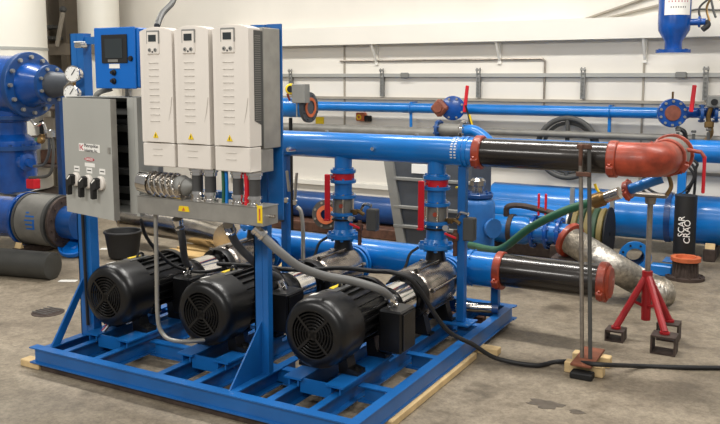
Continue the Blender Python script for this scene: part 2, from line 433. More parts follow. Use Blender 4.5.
B().cyl((q.x, 5.24, q.z+.02), (q.x, WY-.002, q.z+.02), .012, 8).build('wall_arm', 'galv', t)
B().lathe((q.x, 5.16, q.z), -Y, [(0, .03), (.015, .03)], 20).build('button', 'dark', t)
B().tube([(q.x-.03, 5.2, q.z-.05), (q.x-.05, 5.2, q.z-.15), (q.x-.02, 5.2, q.z-.28), (q.x-.06, 5.2, q.z-.36)], .022, 8).bbox((q.x-.08, 5.17, q.z-.24), (q.x+.0, 5.23, q.z-.18), .01).build('tap', 'brass', t)

# middle flange group
p = U(453, 108, 'y', 5.1)
t = T('flanged_valve', 'round blue flange valve with square brown end, middle of wall pipe', 'valve', p)
dd = V(.3, -.95, 0).normalized()
B().lathe(p, dd, [(-.06, .09), (-.03, .13), (.03, .13), (.035, .12)], 30).build('flange', 'valveblue', t)
boltset(p+dd*.035, dd, .105, 8, .012, .016, m='galv', par=t)
q = U(440, 108, 'y', 4.98)
rot = Matrix.Rotation(PI/4, 3, 'Y')
B().bbox(q-V(.075, .05, .075), q+V(.075, .03, .075), .02, rot).lathe(q+V(0, -.05, 0), -Y, [(0, .05), (.02, .045), (.02, .02)], 20).build('square_end', 'bronze', t)
q = U(466, 99, 'y', 5.0)
B().bbox((q.x-.015, 4.98, q.z-.14), (q.x+.022, 5.0, q.z+.14), .006, Matrix.Rotation(.1, 3, 'Y')).build('lever', 'red', t)
q = U(471, 118, 'y', 4.98)
B().bbox((q.x-.02, 4.97, q.z-.2), (q.x-.005, 4.99, q.z+.14), .003, Matrix.Rotation(-.3, 3, 'Y')).build('strap', 'dark', t)
B().bbox((q.x, 4.97, q.z-.14), (q.x+.018, 4.99, q.z+.04), .003, Matrix.Rotation(-.3, 3, 'Y')).build('strap', 'yellow', t)
p = U(452, 130, 'y', 4.3)
t = T('spool_piece', 'short grey pipe spool with blue flanges above end of blue header', 'pipe', p)
B().lathe(p-X*.12, X, [(0, .06), (.24, .06)], 24).build('pipe_run', 'cast', t)
B().box((p.x-.02, 4.28, 0), (p.x+.02, 4.32, p.z-.055)).build('support_post', 'dgrey', t)
b = B(); flange(b, p-X*.15, X, .095, .03, 8); b.build('flange', 'dblue', t)
b = B(); flange(b, p+X*.11, X, .10, .03, 8); b.build('flange', 'chrome', t)
B().tube([p+X*.14, p+X*.22, p+V(.3, 0, -.04), p+V(.4, 0, -.12)], .055, 14).build('elbow', 'blue', t)

# hand wheel leaning
p = U(567, 148, 'y', 5.35)
t = T('hand_wheel', 'large dark grey hand wheel leaning on wall behind black header pipe', 'wheel', p-Z*.35)
b = B().ring(p, Y, .305, .028, 48, 10); b.ring(p+Y*.05, Y, .255, .02, 48, 8); b.build('rim', 'dgrey', t)
b = B()
for k in range(4):
    a = k*PI/2+PI/2; b.cyl(p+V(.05*math.cos(a), 0, .05*math.sin(a)), p+V(.3*math.cos(a), 0, .3*math.sin(a)), .022, 10)
b.build('spokes', 'dgrey', t)
B().lathe(p+Y*.08, -Y, [(0, .06), (.14, .06), (.16, .04)], 20).build('hub', 'dgrey', t)
B().cyl(p+V(0, .06, 0), (p.x, WY-.01, p.z), .03, 12).build('spindle', 'dgrey', t)

# hanging blue vessel top right
p = U(673, 53, 'y', 4.9)
t = T('hanging_vessel', 'blue strainer vessel with white notice hanging at top right', 'vessel', p)
B().lathe(p, Z, [(0, .15), (.03, .15), (.031, .075), (.10, .075), (.2, .135), (.26, .14), (.62, .14), (.7, .1), (.72, .02)], 32).build('vessel_body', 'valveblue', t)
boltset(p+Z*.0305, Z, .12, 8, .009, .007, m='dblue', par=t)
lab = B()
n = 9
for (z0, z1) in ((.33, .60),):
    v = []; f = []
    for k in range(n+1):
        a = -PI/2-YAW*0+.35+(k/n-.5)*1.7
        for z in (z0, z1): v.append(p+V(.1425*math.cos(a), .1425*math.sin(a), z))
    for k in range(n): f.append((2*k, 2*k+2, 2*k+3, 2*k+1))
    lab.add(v, f)
lab.build('notice', 'paper', t)
ca = -PI/2+.35; nrm = V(math.cos(ca), math.sin(ca), 0); rr = V(-math.sin(ca), math.cos(ca), 0)
for zz, m_, L in ((.50, 'ink', .12), (.44, 'redink', .16), (.39, 'ink', .12)):
    b = B()
    for k in range(7):
        a = ca+(k/6-.5)*L/.14; w_ = .35/7*.5
        q0 = p+V(.144*math.cos(a-w_), .144*math.sin(a-w_), zz); q1 = p+V(.144*math.cos(a+w_), .144*math.sin(a+w_), zz)
        b.add([q0, q1, q1+Z*.014, q0+Z*.014], [(0, 1, 2, 3)])
    b.build('notice_line', m_, t)
b = B().cyl(p+V(.12, 0, .27), p+V(.26, 0, .27), .03, 12); flange(b, p+V(.2, 0, .27), X, .05, .02, 0); b.build('side_nozzle', 'valveblue', t)
B().tube([p+V(.26, 0, .28), p+V(.28, 0, .24), p+V(.24, -.02, .2)], .025, 10).build('fitting', 'rubber', t)
B().cyl(p+Z*.7, p+Z*1.6, .012, 8).build('hanger_rod', 'pole', t)
for k, (dx, m_) in enumerate(((.22, 'dgrey'), (.28, 'brass'), (.33, 'dgrey'))):
    tag(B().tube([p+V(dx, .1, .25+.03*k), p+V(dx-.03, .12, .4), p+V(dx+.06-.05*k, .15, .55), p+V(dx-.1+.1*k, .2, .9)], .010, 8).build('hanging_cable', m_),
        'loose cable hanging beside the blue vessel at top right', 'cable', 'cables beside the hanging vessel')
a = U(682, 13, 'y', WY-.02); c = U(725, 10, 'y', WY-.02)
tag(B().tube([a, a+V(.15, 0, .03), c, c+V(.3, 0, .05)], .009, 8).build('wall_cable', 'dgrey'), 'thin dark cable crossing wall above ledge at the right edge', 'cable')

# ================================================================== RIGHT BACKGROUND ON FLOOR
# racks
def rack(x, y0, y1, z, label):
    t = T('pipe_rack', label, 'rack', (x, (y0+y1)/2, 0), 'pipe racks')
    B().bbox((x-.05, y0, .0), (x+.05, y1, z), .006).build('bearer', 'rustblack', t)
    for y in (y0+.02, y1-.06):
        B().prism([(y, z), (y+.04, z), (y+.02, z+.05)], 'x', x-.04, x+.04).build('chock', 'wood', t)
# big blue pipe against the wall
bp = U(640, 230, 'y', 4.95)
zc = .33; R = .22
rack(1.4, 4.7, 5.2, zc-R, 'low dark bearer under the big blue pipe beneath the hand wheel')
rack(3.0, 4.7, 5.2, zc-R, 'low dark bearer under the big blue pipe at right of photo')
t = T('large_floor_pipe', 'very large blue pipe lying on low bearers along the back wall', 'pipe', (2.2, 4.95, zc-R))
B().lathe((.9, 4.95, zc), X, [(0, R-.02), (.02, R), (4.0, R)], 40).build('pipe_run', 'blue', t)
B().annulus((2.6, 4.95, zc), X, R, R+.012, .05, 40).build('band', 'dblue', t)
# darker blue pipe behind the valves on the left
t = T('rear_blue_pipe', 'dull blue pipe lying behind the red valve levers with open flange', 'pipe', (-.6, 4.4, .1))
B().lathe((-1.5, 4.4, .25), X, [(0, .14), (1.65, .14)], 32).build('pipe_run', 'dblue', t)
p = U(327, 214, 'y', 4.0)
b = B(); b.annulus(p, V(.3, -.95, 0), .07, .15, .03, 30); b.build('flange', 'dgrey', t)
boltset(p+V(.3, -.95, 0)*.03, V(.3, -.95, 0), .125, 8, .012, .012, m='galv', par=t)
B().lathe(p-V(.3, -.95, 0)*.25, V(.3, -.95, 0), [(0, .1), (.22, .1)], 24).build('branch', 'dblue', t)
B().annulus(p+V(.3, -.95, 0)*.031, V(.3, -.95, 0), .055, .095, .03, 24).build('rusty_lip', 'orange', t)
tag(B().bbox((-1.6, 4.15, 0), (.2, 4.65, .11), .01).build('timber_bearer', 'rust'), 'brown timber bearer under the dull blue pipe with open flange', 'timber')

# grey steel skip
x0, x1, y0, y1, zt = .44, 1.26, 3.4, 3.9, .93
t = T('steel_bin', 'dark grey ribbed steel bin with sloping left edge behind valves', 'bin', (.9, 3.6, 0))
B().prism([(x0+.16, .06), (x1, .06), (x1, zt), (x0, zt)], 'y', y0+.03, y1).build('bin_body', 'wallgrey', t)
b = B().prism([(x0+.16, .03), (x0+.24, .03), (x0+.08, zt+.02), (x0-.01, zt+.02)], 'y', y0, y0+.03)
b.build('corner_post', 'mgrey', t)
for z in (.30, .47, .72):
    B().bbox((x0+.1, y0-.002, z), (x1, y0+.03, z+.03), .005).build('rib', 'mgrey', t)
B().box((x0+.27, y0+.012, .79), (x0+.47, y0+.0285, .87)).build('label_plate', 'paper', t)
for x in (x0+.2, x1-.1): B().bbox((x, y0+.05, 0), (x+.08, y1-.05, .06), .005).build('runner', 'dgrey', t)

# blue tank behind support column
p = U(477, 238, 'y', 3.0); q = U(477, 193, 'y', 3.0)
t = T('blue_tank', 'squat blue tank with domed lid behind the thin blue post', 'tank', (p.x, 3.0, 0))
B().lathe((p.x, 3.0, .12), Z, [(0, .11), (.03, .135), (q.z-.20, .135), (q.z-.17, .12), (q.z-.15, .09)], 30).lathe((p.x+.1, 2.95, q.z-.25), V(.8, -.5, 0), [(0, .05), (.06, .05), (.061, .075), (.085, .075)], 20).build('tank_shell', 'tankblue', t)
b = B(); flange(b, (p.x, 3.0, q.z-.03), Z, .12, .03, 8); b.build('lid_flange', 'dblue', t)
B().lathe((p.x, 3.0, q.z), Z, [(0, .045), (.05, .045), (.06, .06), (.1, .06), (.12, .04)], 20).build('cap', 'steel', t)
for k in range(3):
    a = k*2.1; B().cyl((p.x+.09*math.cos(a), 3+.09*math.sin(a), 0), (p.x+.09*math.cos(a), 3+.09*math.sin(a), .13), .015, 8).build('leg', 'dblue', t)

# blue valve train on floor, centre right (y 3.7)
vy = 3.7; p = U(540, 232, 'y', vy); vz = p.z
t = T('valve_train', 'blue valve train lying on floor behind green hose with red levers', 'valve', (p.x, vy, 0))
xa = U(490, 232, 'y', vy).x; xb = U(574, 232, 'y', vy).x
B().lathe((xa, vy, vz), X, [(0, .10), (.03, .12), (.32, .12), (.36, .1), (xb-xa, .085)], 30).build('valve_body', 'blue', t)
for fx in (.38, .5, .60): 
    b = B(); flange(b, (xa+fx, vy, vz), X, .14, .028, 8); b.build('flange', 'valveblue', t)
B().annulus((xa+.18, vy, vz), X, .12, .132, .04, 30).build('strap', 'rustblack', t)
b = B().tube([(xa+.15, vy-.02, vz+.12), (xa+.17, vy-.03, vz+.2), (xa+.3, vy, vz+.21), (xa+.55, vy, vz+.17)], .025, 10); b.build('side_pipe', 'rustblack', t)
for fx in (.42, .48):
    B().bbox((xa+fx, vy-.02, vz+.14), (xa+fx+.018, vy+.0, vz+.33), .005).build('lever', 'red', t)
B().bbox((xa+.0, vy-.14, 0), (xa+.08, vy+.14, vz-.10), .008).build('cradle', 'rustblack', t)
B().bbox((xb-.16, vy-.14, 0), (xb-.08, vy+.14, vz-.07), .008).build('cradle', 'rustblack', t)
# second short blue pipe above/behind it
p = U(500, 208, 'y', 4.3)
t = T('blue_pipe_offcut', 'short blue pipe offcut lying between valve train and big blue pipe', 'pipe', (p.x, 4.3, .11))
B().lathe((p.x-.2, 4.3, p.z-.05), X, [(0, .13), (1.0, .13)], 30).build('pipe_run', 'blue', t)
B().bbox((p.x, 4.15, 0), (p.x+.7, 4.45, p.z-.175), .01).build('cradle', 'rustblack', t)

# striped hose coil
p = U(591, 228, 'y', 4.15)
t = T('hose_coil', 'green and yellow striped hose coil standing right of the green hose', 'hose', (p.x, 4.15, 0))
for k in range(5):
    B().ring((p.x-.11+.055*k, 4.15, .27), X, .2, .027, 40, 8).build('hose_loop', 'dullgreen' if k % 2 else 'dullyellow', t)
B().annulus((p.x-.17, 4.15, .27), X, .02, .235, .012, 40).build('side_disc', 'galv', t)
B().annulus((p.x+.15, 4.15, .27), X, .02, .235, .012, 40).build('side_disc', 'dark', t)
B().cyl((p.x-.16, 4.15, .27), (p.x+.15, 4.15, .27), .1, 20).build('drum', 'dark', t)
B().bbox((p.x-.17, 4.0, 0), (p.x+.16, 4.3, .035), .005).build('base', 'dark', t)
# grey posts near it
for px, lb in ((612, 'thin grey post standing just right of striped hose coil'), (572, 'thin pale post standing just left of striped hose coil')):
    q = U(px, 210, 'y', 4.4)
    t = T('rack_post', lb, 'post', (q.x, 4.4, 0))
    B().box((q.x-.018, 4.38, .01), (q.x+.018, 4.42, .62)).build('post', 'galv', t); B().bbox((q.x-.06, 4.34, 0), (q.x+.06, 4.46, .01), .002).build('foot_plate', 'galv', t)

# standing blue flange ring
p = U(635, 254, 'y', 4.0)
t = T('open_flange', 'blue flanged ring standing upright on floor before big blue pipe', 'flange', (p.x, 4.0, 0))
b = B(); dd = V(.25, -.97, 0).normalized()
b.annulus(V(p.x, 4.0, .13), dd, .075, .13, .03, 36); b.build('ring', 'blue', t)
B().bolts(V(p.x, 4.0, .13)+dd*.03, dd, .105, 8, .01, .008).build('bolt_holes', 'dark', t)
B().lathe(V(p.x, 4.0, .13)-dd*.2, dd, [(0, .07), (0, .085), (.2, .085), (.2, .07)], 30, cap=False).build('neck', 'dblue', t)
B().bbox((p.x+.13, 3.95, 0), (p.x+.3, 4.05, .09), .01).build('block', 'blue', t)

# black tube with white writing
p = U(685, 225, 'y', 4.25)
t = T('marked_tube', 'upright black tube with white handwriting beside rust orange reducer', 'tube', (p.x, 4.25, 0))
zt = U(685, 195, 'y', 4.25).z
B().lathe((p.x, 4.25, 0), Z, [(0, .088), (zt, .088)], 32).build('tube_body', 'rubber', t)
fr = V(p.x, 4.25, 0)+V(.10, -.9, 0).normalized()*.091
for k, (ln, dx) in enumerate((('SCAR', -.024), ('CRAO', .022))):
    text('handwriting', ln, .072, (fr.x+dx, fr.y-.004, .39-.04*k), (0, 0, 1), (-1, 0, 0), 'paper', t)
# reducer with orange rim
p = U(684, 280, 'z', 0)
t = T('pipe_reducer', 'dark flanged pipe reducer with orange rim standing on floor', 'reducer', (p.x, p.y+.05, 0))
b = B().lathe((p.x, p.y+.05, 0), Z, [(0, .15), (.025, .15), (.026, .1), (.15, .085)], 32); b.bolts((p.x, p.y+.05, .025), Z, .128, 8, .01, .01)
for k in range(20):
    a = 2*PI*k/20; b.cyl((p.x+.095*math.cos(a), p.y+.05+.095*math.sin(a), .026), (p.x+.09*math.cos(a), p.y+.05+.09*math.sin(a), .14), .008, 6)
b.build('reducer_body', 'rustblack', t)
B().lathe((p.x, p.y+.05, .15), Z, [(0, .085), (.0, .115), (.03, .115), (.03, .08), (.005, .075)], 32).build('rim', 'orange', t)

# cables hanging behind the elbow
for k in range(5):
    a = U(655+k*9, 150+k*2, 'y', 4.55+.02*k); b_ = U(658+k*9, 195, 'y', 4.55+.02*k); m_ = U((648 if k < 2 else 700-k*1)-(4-k)*2, 185-k*4, 'y', 4.55+.02*k)
    tag(B().tube([a, (a+m_)/2+V(.03, 0, 0), m_, (m_+b_)/2+V(0, 0, -.04), b_], .012, 8).build('looped_cable', 'rubber'),
        'black cable looping down behind the red pipe elbow', 'cable', 'looped cables behind the red elbow')

# stainless corrugated hose
t = T('braided_hose', 'thick shiny corrugated stainless hose with red flange curving onto floor', 'hose', (2.5, 2.9, 0))
path = [U(570, 240, 'y', 3.1), U(588, 251, 'y', 3.03), U(612, 266, 'y', 2.94), U(638, 281, 'z', .135), U(654, 289, 'z', .108), U(661, 292.5, 'z', .104)+V(.0, .01, 0), U(664, 293, 'z', .104)+V(.02, .05, 0)]
P = catmull(path, 26); R0 = .098
b = B(); b.tube(path, R0, 28, 26, radii=lambda q, n=len(P): (R0+(.006 if int(q*(n-1)+.5) % 2 else -.004))*(1 if q < .9 else math.sqrt(max(.12, 1-((q-.9)/.1)**2)))); b.build('corrugated_body', 'braid', t, angle=80)
d0 = (P[0]-P[2]).normalized()
b = B(); flange(b, P[0]-d0*.02, d0, .135, .04, 8, two=False); b.build('flange', 'coupling', t)
B().lathe(P[0]+d0*.021, d0, [(0, .07), (.004, .065)], 24).build('bore', 'steel', t)
B().bbox((P[0].x-.13, P[0].y-.06, 0), (P[0].x+.13, P[0].y+.1, P[0].z-.13), .01).build('rest_block', 'rustblack', t)

# jack stand
jt = V(2.89, 2.24, 0)
t = T('jack_stand', 'red tripod jack stand with tall grey screw post and head', 'stand', jt)
top = .41
B().cyl(jt+Z*.12, jt+Z*(top+.02), .028, 14, .032).build('collar', 'jackred', t)
feet = [U(617, 330, 'z', .09), U(672, 347, 'z', .11), U(664, 322, 'z', .11)]
feet = [V(2.735, 2.13, .08), V(3.035, 2.03, .12), V(3.02, 2.30, .12)]
for i, ft in enumerate(feet):
    B().tube([jt+Z*top, ft], .021, 10, 0).lathe(ft-V(0, 0, .008), Z, [(0, .03), (.012, .03)], 12).build('leg', 'jackred', t)
B().tube([(jt*1+Z*top).lerp(feet[0], .5), (jt+Z*.2), (jt+Z*top).lerp(feet[1], .55)], .010, 8, 0).build('brace', 'jackred', t)
B().cyl(jt+Z*top, jt+Z*.89, .017, 12).build('screw_post', 'pole', t)
hz = .87
B().bbox((jt.x-.1, jt.y-.03, hz+.02), (jt.x+.1, jt.y+.03, hz+.045), .006).lathe(jt+Z*(hz-.02), Z, [(0, .03), (.04, .035)], 14).build('head', 'pole', t)
B().prism([(jt.x-.1, hz+.045), (jt.x-.085, hz+.045), (jt.x-.1, hz+.075), (jt.x-.115, hz+.075)], 'y', jt.y-.03, jt.y+.03).prism([(jt.x+.1, hz+.045), (jt.x+.085, hz+.045), (jt.x+.1, hz+.075), (jt.x+.115, hz+.075)], 'y', jt.y-.03, jt.y+.03).build('horn', 'pole', t)
for (f0, sx, zz, lb) in ((feet[0], .055, .07, 'small open rusty box tube under the left jack stand leg'), (feet[1], .07, .11, 'larger rusty box tube under the front right jack stand leg'), (feet[2], .065, .11, 'rusty box tube under rear right jack stand leg')):
    b = B(); x, y = f0.x, f0.y; w = .01
    b.box((x-sx, y-.06, 0), (x+sx, y+.06, w)); b.box((x-sx, y-.06, zz-w), (x+sx, y+.06, zz))
    b.box((x-sx, y-.06, w), (x-sx+w, y+.06, zz-w)); b.box((x+sx-w, y-.06, w), (x+sx, y+.06, zz-w))
    tag(b.build('box_tube', 'rustblack'), lb, 'steel block', 'box tubes under the jack stand')

# ================================================================== SKID FRAME
SW, SD = 2.09, 2.13
t = skid = T('pump_skid_frame', 'long blue welded steel base frame carrying the three pumps', 'frame', (SW/2, SD/2, .04))
def chan(b, x0, y0, x1, y1, z0=.04, z1=.13, fw=.055, side=1, ft=.007, wt=.007):
    """channel section between two points (axis aligned), flanges towards side"""
    if abs(y1-y0) < 1e-6:   # along x
        ya, yb = (y0, y0+fw*side); lo, hi = min(ya, yb), max(ya, yb)
        b.box((x0, lo, z1-ft), (x1, hi, z1)); b.box((x0, lo, z0), (x1, hi, z0+ft))
        wy = y0+.014*side; b.box((x0+.03, min(wy, wy+wt*side), z0+ft), (x1-.03, max(wy, wy+wt*side), z1-ft))
    else:
        xa, xb = (x0, x0+fw*side); lo, hi = min(xa, xb), max(xa, xb)
        b.box((lo, y0, z1-ft), (hi, y1, z1)); b.box((lo, y0, z0), (hi, y1, z0+ft))
        wx = x0+.006*side; b.box((min(wx, wx+wt*side), y0, z0+ft), (max(wx, wx+wt*side), y1, z1-ft))
b = B(); chan(b, 0, 0, SW, 0); b.build('front_beam', 'skid', t)
b = B(); chan(b, 0, SD, SW+.01, SD, side=-1); b.build('rear_beam', 'skid', t)
b = B(); chan(b, SW, .056, SW, SD-.056, side=-1); b.build('side_beam', 'skid', t)
b = B(); chan(b, .06, .056, .06, SD-.056, side=1); b.build('side_beam', 'skid', t)
cx = [.345, 1.035, 1.715]
mx_ = [.325, 1.015, 1.70]
px_ = [.36, 1.075, 1.738]
for c in cx:
    for s in (-1, 1):
        b = B(); chan(b, c+.118*s-.02, .056, c+.118*s-.02, SD-.056, fw=.04, side=1); b.build('rail', 'skid', t)
b = B(); chan(b, 1.36, .056, 1.36, .6, fw=.05); b.build('rail', 'skid', t)
def cross(x0, x1, y, hid=.122): b = B(); chan(b, x0, y, x1, y, z1=hid, fw=.05); b.build('cross_member', 'skid', t)
for y in (.42, .95, 1.6):
    cross(.12, .215, y); cross(.495, .905, y); cross(1.185, 1.58, y); cross(1.86, 2.03, y)
# motor pads
for c in cx:
    for sg in (-1, 1):
        x = c+.118*sg
        B().box((x-.05, .24, .165), (x+.05, .76, .175)).box((x-.03, .25, .1305), (x-.022, .75, .165)).box((x+.022, .25, .1305), (x+.030, .75, .165)).build('motor_pad', 'skid', t)
    B().box((c-.086, .26, .1), (c+.086, .268, .172)).build('pad_plate', 'skid', t)
# columns (channel, back to the drives)
def column(x0, x1, y0, y1, z1, zb=.13):
    b = B().box((x0, y0, zb), (x0+.05, y0+.008, z1)).box((x0, y0, zb), (x0+.007, y1, z1)).box((x1-.007, y0+.008, zb), (x1, y1, z1)).box((x0+.05, y0+.002, zb), (x1, y0+.008, z1))
    return b.build('column', 'skid', t)
column(.080, .182, .30, .36, 1.86); column(1.325, 1.408, .31, .35, 1.87)
B().box((1.428, .300, .93), (1.512, .309, 1.87)).box((1.428, .309, .93), (1.436, .35, 1.87)).build('side_panel', 'skid', t)
B().prism([(.06, .13), (.12, .13), (.30, .40), (.30, .47)], 'x', .10, .112).build('brace', 'skid', t)
B().prism([(.05, .13), (.31, .13), (.31, .40)], 'x', 1.36, 1.368).build('gusset', 'skid', t)
for z in (1.80, 1.20, 1.0):
    B().box((.10, .312, z), (1.325, .352, z+.04)).build('strut_rail', 'skid', t)
# right support column + rear posts
B().bbox((1.885, 1.60, .13), (1.935, 1.65, 1.09), .004).build('pipe_post', 'skid', t)
B().box((1.83, 1.54, .122), (1.99, 1.70, .1295)).build('base_plate', 'skid', t)
B().bbox((1.965, 1.99, .13), (2.015, 2.04, .285), .004).build('pipe_post', 'skid', t)
B().bbox((.59, 1.60, .13), (.64, 1.65, 1.09), .004).build('pipe_post', 'skid', t)
B().bbox((.55, 1.93, .13), (.60, 1.98, .285), .004).build('pipe_post', 'skid', t)
# timbers
def timber(lo, hi, lb, m='wood'): tag(B().bbox(lo, hi, .004).build('timber_block', m), lb, 'timber')
timber((-.10, .015, 0), (.05, .085, .04), 'small raw timber block under front left corner of blue frame')
timber((2.035, .3, 0), (2.11, 1.38, .038), 'long timber plank under right side beam of blue frame')
timber((2.0, 1.47, 0), (2.2, 1.54, .04), 'short timber block poking out under right side of blue frame')
timber((.1, 2.03, 0), (1.9, 2.1, .039), 'timber plank hidden under rear beam of the blue frame', 'rust')
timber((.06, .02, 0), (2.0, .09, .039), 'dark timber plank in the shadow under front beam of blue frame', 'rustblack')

# ================================================================== MOTOR (prototype, local coordinates: axis along +y, origin at foot level under the fan end)
def make_motor():
    t = T('electric_motor', '', 'motor')
    h = .205; R = .165
    def L(b, n, m, par=t): return b.build(n, m, par, world=False)
    cov = L(B().lathe((0, 0, h), Y, [(.0, .112), (.002, .135), (.012, .152), (.035, .163), (.07, .166), (.19, .166), (.195, .158)], 44, cap=False), 'fan_cover', 'black')
    b = B()
    for r in (.022, .037, .052, .067, .082, .097, .111): b.ring((0, .003, h), Y, r, .0036, 40, 6)
    for k in range(4):
        a = PI/4+k*PI/2; b.box((-.006, -.002, .0), (.006, .006, .112), Matrix.Rotation(a, 3, 'Y'), (0, .002, 0))
        for i in range(len(b.v)-8, len(b.v)): b.v[i] = b.v[i]+V(0, 0, h)
    b.lathe((0, -.002, h), Y, [(0, .022), (.006, .022)], 20)
    L(b, 'fan_grille', 'black', cov)
    fan = B().lathe((0, .028, h), Y, [(0, .04), (.03, .04)], 20)
    for k in range(8):
        a = k*PI/4; fan.box((-.002, .03, .035), (.002, .06, .14), Matrix.Rotation(a, 3, 'Y'), (0, .045, 0))
        for i in range(len(fan.v)-8, len(fan.v)): fan.v[i] = fan.v[i]+V(0, 0, h)
    L(fan, 'fan', 'dark', cov)
    fr = B().lathe((0, .06, h), Y, [(0, .132), (.44, .132)], 40)
    for k in range(22):
        a = 2*PI*(k+.5)/22
        if abs(math.sin(a)) < .2 and math.cos(a) > 0: continue
        if math.sin(a) < -.75: continue
        b = MB().box((-.005, .1, .128), (.005, .48, .148))
        Rm = Matrix.Rotation(a-PI/2, 3, 'Y')
        fr.add([Rm @ v + V(0, 0, h) for v in b.v], b.f)
    L(fr, 'frame', 'black')
    L(B().lathe((0, .48, h), Y, [(0, .16), (.03, .162), (.05, .15), (.07, .09), (.09, .085)], 36), 'end_bell', 'black')
    for sg in (-1, 1):
        for y in (.13, .40):
            L(B().prism([(sg*.06, 0), (sg*.16, 0), (sg*.16, .02), (sg*.11, .03), (sg*.09, .12), (sg*.05, .12)], 'y', y, y+.07).lathe((sg*.135, y+.035, .02), Z, [(0, .012), (.014, .012)], 6), 'foot', 'black')
    L(B().ring((0, .26, h+.165), X, .022, .007, 20, 8).cyl((0, .26, h+.12), (0, .26, h+.146), .012, 10), 'lifting_eye', 'black')
    # top plates / stickers following the crown
    st = B()
    for (ya, yb) in ((.15, .2),): pass
    L(B().box((-.03, .16, h+.1585), (.03, .3, h+.166)), 'nameplate', 'dgrey')
    L(B().box((-.028, .19, h+.1665), (-.006, .27, h+.169)), 'yellow_sticker', 'yellow')
    b = B().box((-.02, .0, 0), (.015, .035, .002)); Rm = Matrix.Rotation(-.25, 3, 'Y')
    L(MB().add([Rm @ (v+V(0, .07, .1665))+V(0, 0, h) for v in b.v], b.f), 'white_sticker', 'paper')
    jb = L(B().bbox((.155, .335, .055), (.275, .49, .26), .008).cyl((.10, .41, .15), (.16, .41, .15), .04, 16), 'junction_box', 'black')
    L(B().box((.2755, .35, .07), (.282, .475, .245)), 'box_cover', 'black', jb)
    return t
zm = .175; ym = .262
mot = make_motor()
motors = []
for i, (c, lb) in enumerate(zip(mx_, ('black electric motor nearest the left blue column, under the grey cabinet', 'black electric motor in the middle, just left of right blue column', 'black electric motor nearest the camera with full fan grille, right of blue column'))):
    o = mot if i == 0 else copy_tree(mot)
    o.location = (c, ym, zm); o.scale = (1.07,)*3; o['label'] = lb; o['category'] = 'motor'; o['group'] = 'pump motors on the blue frame'; motors.append(o)

# ================================================================== PUMP prototype: axis +y, origin at rail level below motor end
def make_pump():
    t = T('centrifugal_pump', '', 'pump')
    h = .235
    def L(b, n, m, par=t): return b.build(n, m, par, world=False)
    L(B().lathe((0, 0, h), Y, [(0, .12), (.05, .12), (.08, .10), (.33, .095), (.35, .11)], 32), 'adapter', 'black')
    L(B().lathe((0, .12, h), Y, [(0, .109), (.16, .106)], 32), 'coupling_guard', 'chrome')
    b = B().lathe((0, .34, h), Y, [(0, .13), (.03, .138), (.05, .138)], 36)
    for k in range(8):
        a = k*PI/4+.2; b.lathe((.115*math.cos(a), .322, h+.115*math.sin(a)), Y, [(0, .014), (.03, .014)], 8)
    L(b, 'back_plate', 'black')
    L(B().lathe((0, .39, h), Y, [(0, .12), (.02, .135), (.05, .142), (.38, .142), (.42, .140), (.445, .125), (.46, .10)], 44), 'casing', 'shroud')
    for k in range(6):
        a = k*PI/3+.25
        b = B().cyl((.147*math.cos(a), .42, h+.147*math.sin(a)), (.147*math.cos(a), .80, h+.147*math.sin(a)), .006, 8)
        b.lathe((.147*math.cos(a), .80, h+.147*math.sin(a)), Y, [(-.02, .013), (.01, .013)], 6); b.lathe((.147*math.cos(a), .41, h+.147*math.sin(a)), Y, [(0, .014), (.02, .014)], 6)
        L(b, 'tie_rod', 'shroud')
    L(B().lathe((0, .85, h), Y, [(0, .075), (.12, .075)], 28), 'suction_neck', 'dblue')
    for y in (.885, .93):
        b = B(); flange(b, (0, y, h), Y, .12, .022, 8, two=False); L(b, 'suction_flange', 'blue')
    L(B().lathe((0, .78, h+.11), Z, [(0, .07), (.06, .058), (.21, .056), (.215, .078), (.225, .078)], 28), 'discharge_neck', 'black')
    for y in (.42, .74):
        L(B().box((-.13, y, .0), (.13, y+.06, .012)).prism([(-.11, .012), (.11, .012), (.08, .13), (-.08, .13)], 'y', y, y+.06), 'pump_foot', 'black')
    return t
pp = make_pump(); py0 = .84
for i, (c, lb) in enumerate(zip(px_, ('shiny stainless pump coupled to the left motor, mostly hidden', 'shiny stainless pump coupled to the middle motor', 'shiny stainless pump coupled to the motor nearest the camera'))):
    o = pp if i == 0 else copy_tree(pp)
    o.location = (c, py0, .131); o['label'] = lb; o['category'] = 'pump'; o['group'] = 'stainless pumps on the blue frame'

RY = 1.62   # riser line (pump discharge) ; header
# ================================================================== HEADERS
HZ, HR = 1.176, .085
t = T('discharge_header', 'bright blue upper header pipe above the pumps, ending at red coupling', 'pipe', (1.2, RY, HZ-HR))
B().lathe((.20, RY, HZ), X, [(0, .02), (.03, .06), (.07, HR), (1.78, HR), (1.785, HR-.003)], 40).build('pipe_run', 'blue', t)
for c in px_: B().cyl((c, RY, 1.035), (c, RY, HZ-.05), .057, 24).build('branch', 'blue', t)
B().annulus((1.905, RY, HZ), X, HR, HR+.005, .02, 40).annulus((1.935, RY, HZ), X, HR, HR+.008, .02, 40).build('groove_band', 'blue', t)
b = B()
for k in range(9):
    a = -PI*.75+k*.22
    for xx in (1.865, 1.888):
        q = V(xx, RY, HZ)+V(0, math.cos(a-0), math.sin(a))*0
        n_ = V(0, -math.sin(k*.2+.35), math.cos(k*.2+.35)); tt = V(0, -math.cos(k*.2+.35), -math.sin(k*.2+.35)); q = V(xx, RY, HZ)+n_*(HR+.001)
        b.add([q-X*.007-tt*.004, q+X*.007-tt*.004, q+X*.007+tt*.004, q-X*.007+tt*.004], [(0, 1, 2, 3)])
b.build('painted_marks', 'paper', t)
q = U(383, 148, 'y', RY-HR)
